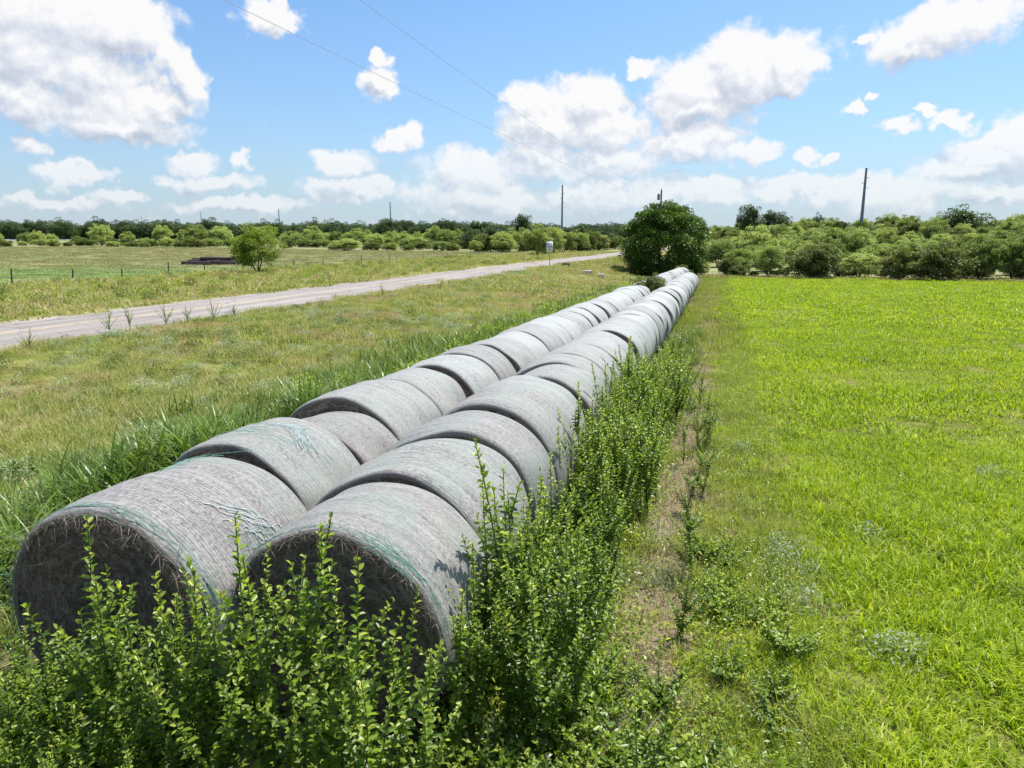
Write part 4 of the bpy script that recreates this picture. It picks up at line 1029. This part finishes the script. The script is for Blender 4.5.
# ------------------------------------------------------------------ sky, clouds, sun
SUN_EL, SUN_AZ = R(66), R(30)               # azimuth from +y towards +x
def world():
    w = bpy.data.worlds.new('World'); scn.world = w; w.use_nodes = True
    t = NT(w.node_tree); bg = t.n['Background']
    sky = t.new('ShaderNodeTexSky', sky_type='NISHITA'); sky.sun_disc = False
    sky.sun_elevation = SUN_EL; sky.sun_rotation = SUN_AZ; sky.air_density = 1.0; sky.dust_density = 1.6; sky.ozone_density = 2.0
    # cloud field as a node group over (azimuth, elevation)
    def ang(px, py):
        d = ray(px, py); d = d/np.linalg.norm(d); return math.atan2(d[0], d[1]), math.asin(d[2])
    blobs = [(50, 12, 100, 40), (118, 24, 52, 38), (24, 50, 60, 36), (82, 68, 66, 30), (34, 100, 46, 28), (95, 108, 70, 30), (170, 60, 18, 22), (186, 74, 20, 24), (150, 104, 40, 24), (120, 128, 70, 14), (271, 18, 40, 16), (375, 57, 15, 8), (380, 85, 22, 18),
             (26, 150, 15, 10), (75, 176, 38, 12), (190, 160, 32, 13), (206, 181, 50, 13), (247, 159, 11, 10), (402, 140, 28, 16), (345, 165, 42, 16), (352, 190, 60, 14), (60, 203, 50, 8), (115, 196, 24, 8),
             (535, 98, 36, 20), (590, 100, 50, 28), (545, 125, 55, 28), (600, 128, 60, 30), (695, 88, 48, 36), (742, 72, 50, 40), (788, 62, 38, 34), (700, 108, 62, 20), (645, 66, 17, 11), (478, 172, 66, 28), (545, 160, 50, 26), (612, 165, 56, 22), (690, 143, 62, 24), (752, 150, 30, 14), (806, 155, 15, 12),
             (915, 38, 62, 24), (962, 22, 54, 24), (858, 36, 8, 7), (900, 130, 20, 10), (924, 113, 10, 5), (951, 119, 18, 12), (850, 108, 14, 8), (870, 98, 6, 6), (1000, 158, 55, 26), (1030, 140, 40, 30), (975, 170, 50, 12), (835, 158, 10, 5),
             (700, 190, 90, 18), (810, 190, 95, 18), (900, 195, 90, 18), (480, 200, 95, 20), (600, 195, 80, 20), (1000, 195, 60, 12), (240, 205, 80, 9)]
    g = bpy.data.node_groups.new('cloud_density', 'ShaderNodeTree')
    g.interface.new_socket('UV', in_out='INPUT', socket_type='NodeSocketVector'); g.interface.new_socket('D', in_out='OUTPUT', socket_type='NodeSocketFloat')
    q = NT(g); gi = q.new('NodeGroupInput'); go = q.new('NodeGroupOutput'); uv = gi.outputs[0]
    w1 = q.vmath('MULTIPLY', q.vmath('SUBTRACT', q.noise(uv, 16, 2, .5, out=1), (.5, .5, .5)), (.045, .035, 0))
    w2 = q.vmath('MULTIPLY', q.vmath('SUBTRACT', q.noise(uv, 55, 3, .55, out=1), (.5, .5, .5)), (.034, .028, 0))
    p = q.vmath('ADD', q.vmath('ADD', uv, w1), w2)
    cur = None
    for (cx, cy, rx, ry) in blobs:
        a, e = ang(cx, cy); sx_ = FOC/rx*1.06; sy_ = FOC/ry*1.08
        L = q.vmath('LENGTH', q.vmath('MULTIPLY_ADD', p, (sx_, sy_, 0), (-a*sx_, -e*sy_, 0)), out=1)
        cur = L if cur is None else q.math('SMOOTH_MIN', cur, L, .22)
    f = q.math('SUBTRACT', 1.0, cur)
    # scattered cumulus elsewhere round the sky, and the low bank near the horizon
    sx_ = q.new('ShaderNodeSeparateXYZ'); q.put(sx_.inputs[0], uv)
    lowv = q.vmath('MULTIPLY', p, (11, 30, 1)); ln = q.noise(lowv, 1.0, 5, .6)
    el = sx_.outputs[1]
    band = q.math('MULTIPLY', q.smooth(el, -.02, .03), q.smooth(q.math('MULTIPLY', el, -1), -.13, -.03))
    low = q.math('SUBTRACT', q.math('MULTIPLY', ln, 1.5), q.math('SUBTRACT', 1.24, q.math('MULTIPLY', band, .38)))
    out_az = q.smooth(q.math('ABSOLUTE', q.math('ADD', sx_.outputs[0], YAW)), .72, .9)
    hi = q.math('MAXIMUM', q.smooth(el, .42, .6), out_az)
    away = q.math('SUBTRACT', q.math('MULTIPLY', q.noise(uv, 3.2, 5, .55), q.math('MULTIPLY', hi, 2.0)), 1.1)
    f = q.math('MAXIMUM', q.math('MAXIMUM', f, low), away)
    fb = q.noise(uv, 30, 9, .66); vo = q.new('ShaderNodeTexVoronoi', feature='SMOOTH_F1'); q.put(vo.inputs['Vector'], p); vo.inputs['Scale'].default_value = 42; vo.inputs['Smoothness'].default_value = .5
    d = q.math('ADD', f, q.math('MULTIPLY', q.math('SUBTRACT', fb, .5), .95))
    d = q.math('ADD', d, q.math('MULTIPLY', q.math('SUBTRACT', .42, vo.outputs['Distance']), .34))
    q.put(go.inputs[0], d)
    tc = t.new('ShaderNodeTexCoord').outputs['Generated']; dirn = t.vmath('NORMALIZE', tc)
    s3 = t.new('ShaderNodeSeparateXYZ'); t.put(s3.inputs[0], dirn)
    az = t.math('ARCTAN2', s3.outputs[0], s3.outputs[1]); elv = t.math('ARCSINE', s3.outputs[2])
    cb = t.new('ShaderNodeCombineXYZ'); t.put(cb.inputs[0], az); t.put(cb.inputs[1], elv); uvw = cb.outputs[0]
    def dens(v):
        n = t.new('ShaderNodeGroup'); n.node_tree = g; t.put(n.inputs[0], v); return n.outputs[0]
    d0 = dens(uvw); d1 = dens(t.vmath('ADD', uvw, (.010, .036, 0))); d2 = dens(t.vmath('ADD', uvw, (.003, .009, 0)))
    alpha = t.math('MULTIPLY', t.smooth(d0, -.10, .36), t.math('ADD', .62, t.math('MULTIPLY', t.smooth(elv, .03, .15), .38)))
    lit = t.math('ADD', .74, t.math('MULTIPLY', t.math('SUBTRACT', d0, d1), .6))
    lit = t.math('ADD', lit, t.math('MULTIPLY', t.math('SUBTRACT', d0, d2), .75))
    lit = t.math('SUBTRACT', lit, t.math('MULTIPLY', t.smooth(d1, .3, .9), .10), clamp=True)
    cc = t.ramp(lit, [(0, (.54, .59, .70)), (.42, (.71, .755, .85)), (.78, (.90, .92, .965)), (1, (1.03, 1.02, 1.02))])
    cloud = t.vmath('SCALE', cc, None); t.n[-1].inputs[3].default_value = CLOUD
    # haze whitens the lowest sky
    hz = t.math('POWER', t.math('SUBTRACT', 1, t.math('ABSOLUTE', s3.outputs[2])), 9)
    skyc = t.mix(1.0, sky.outputs[0], (SKYK*.52, SKYK*.715, SKYK*.86), 'MULTIPLY')
    hazec = tuple(CLOUD*v for v in (.68, .79, .92))
    skyh = t.mix(t.math('MULTIPLY', hz, .8), skyc, hazec)
    col = t.mix(t.math('MULTIPLY', alpha, .97), skyh, cloud)
    t.put(bg.inputs[0], col); bg.inputs[1].default_value = BGS
    sun = bpy.data.lights.new('sun', 'SUN'); sun.energy = SUNE; sun.angle = R(.53); sun.color = (1, .96, .90)
    o = bpy.data.objects.new('sun', sun); COL.objects.link(o)
    dv = Vector((math.sin(SUN_AZ)*math.cos(SUN_EL), math.cos(SUN_AZ)*math.cos(SUN_EL), math.sin(SUN_EL)))
    o.rotation_euler = dv.to_track_quat('Z', 'Y').to_euler(); o.location = dv*80
BGS, CLOUD, SKYK, SUNE = .12, 5.2, 1.12, 4.6
world()
scn.world.cycles.sampling_method = 'NONE'

# ------------------------------------------------------------------ camera and view
cam = bpy.data.cameras.new('camera'); co = bpy.data.objects.new('camera', cam); COL.objects.link(co)
cam.sensor_width = 36; cam.lens = FOC*36/1024; cam.clip_end = 9000; cam.clip_start = .05
co.location = CAM; co.rotation_euler = (math.pi/2-PITCH, 0, YAW)
scn.camera = co
vs = scn.view_settings; scn.display_settings.display_device = 'sRGB'
vs.view_transform = 'Standard'; vs.look = 'None'; vs.exposure = .62; vs.gamma = 1; vs.use_curve_mapping = False
cy = scn.cycles
cy.max_bounces = 4; cy.diffuse_bounces = 2; cy.glossy_bounces = 2; cy.transmission_bounces = 4; cy.transparent_max_bounces = 4
cy.sample_clamp_indirect = 6; cy.use_denoising = True; cy.use_adaptive_sampling = True; cy.adaptive_threshold = .012
try:
    cy.denoiser = 'OPENIMAGEDENOISE'; cy.denoising_input_passes = 'RGB_ALBEDO_NORMAL'; cy.denoising_prefilter = 'ACCURATE'
except Exception: pass
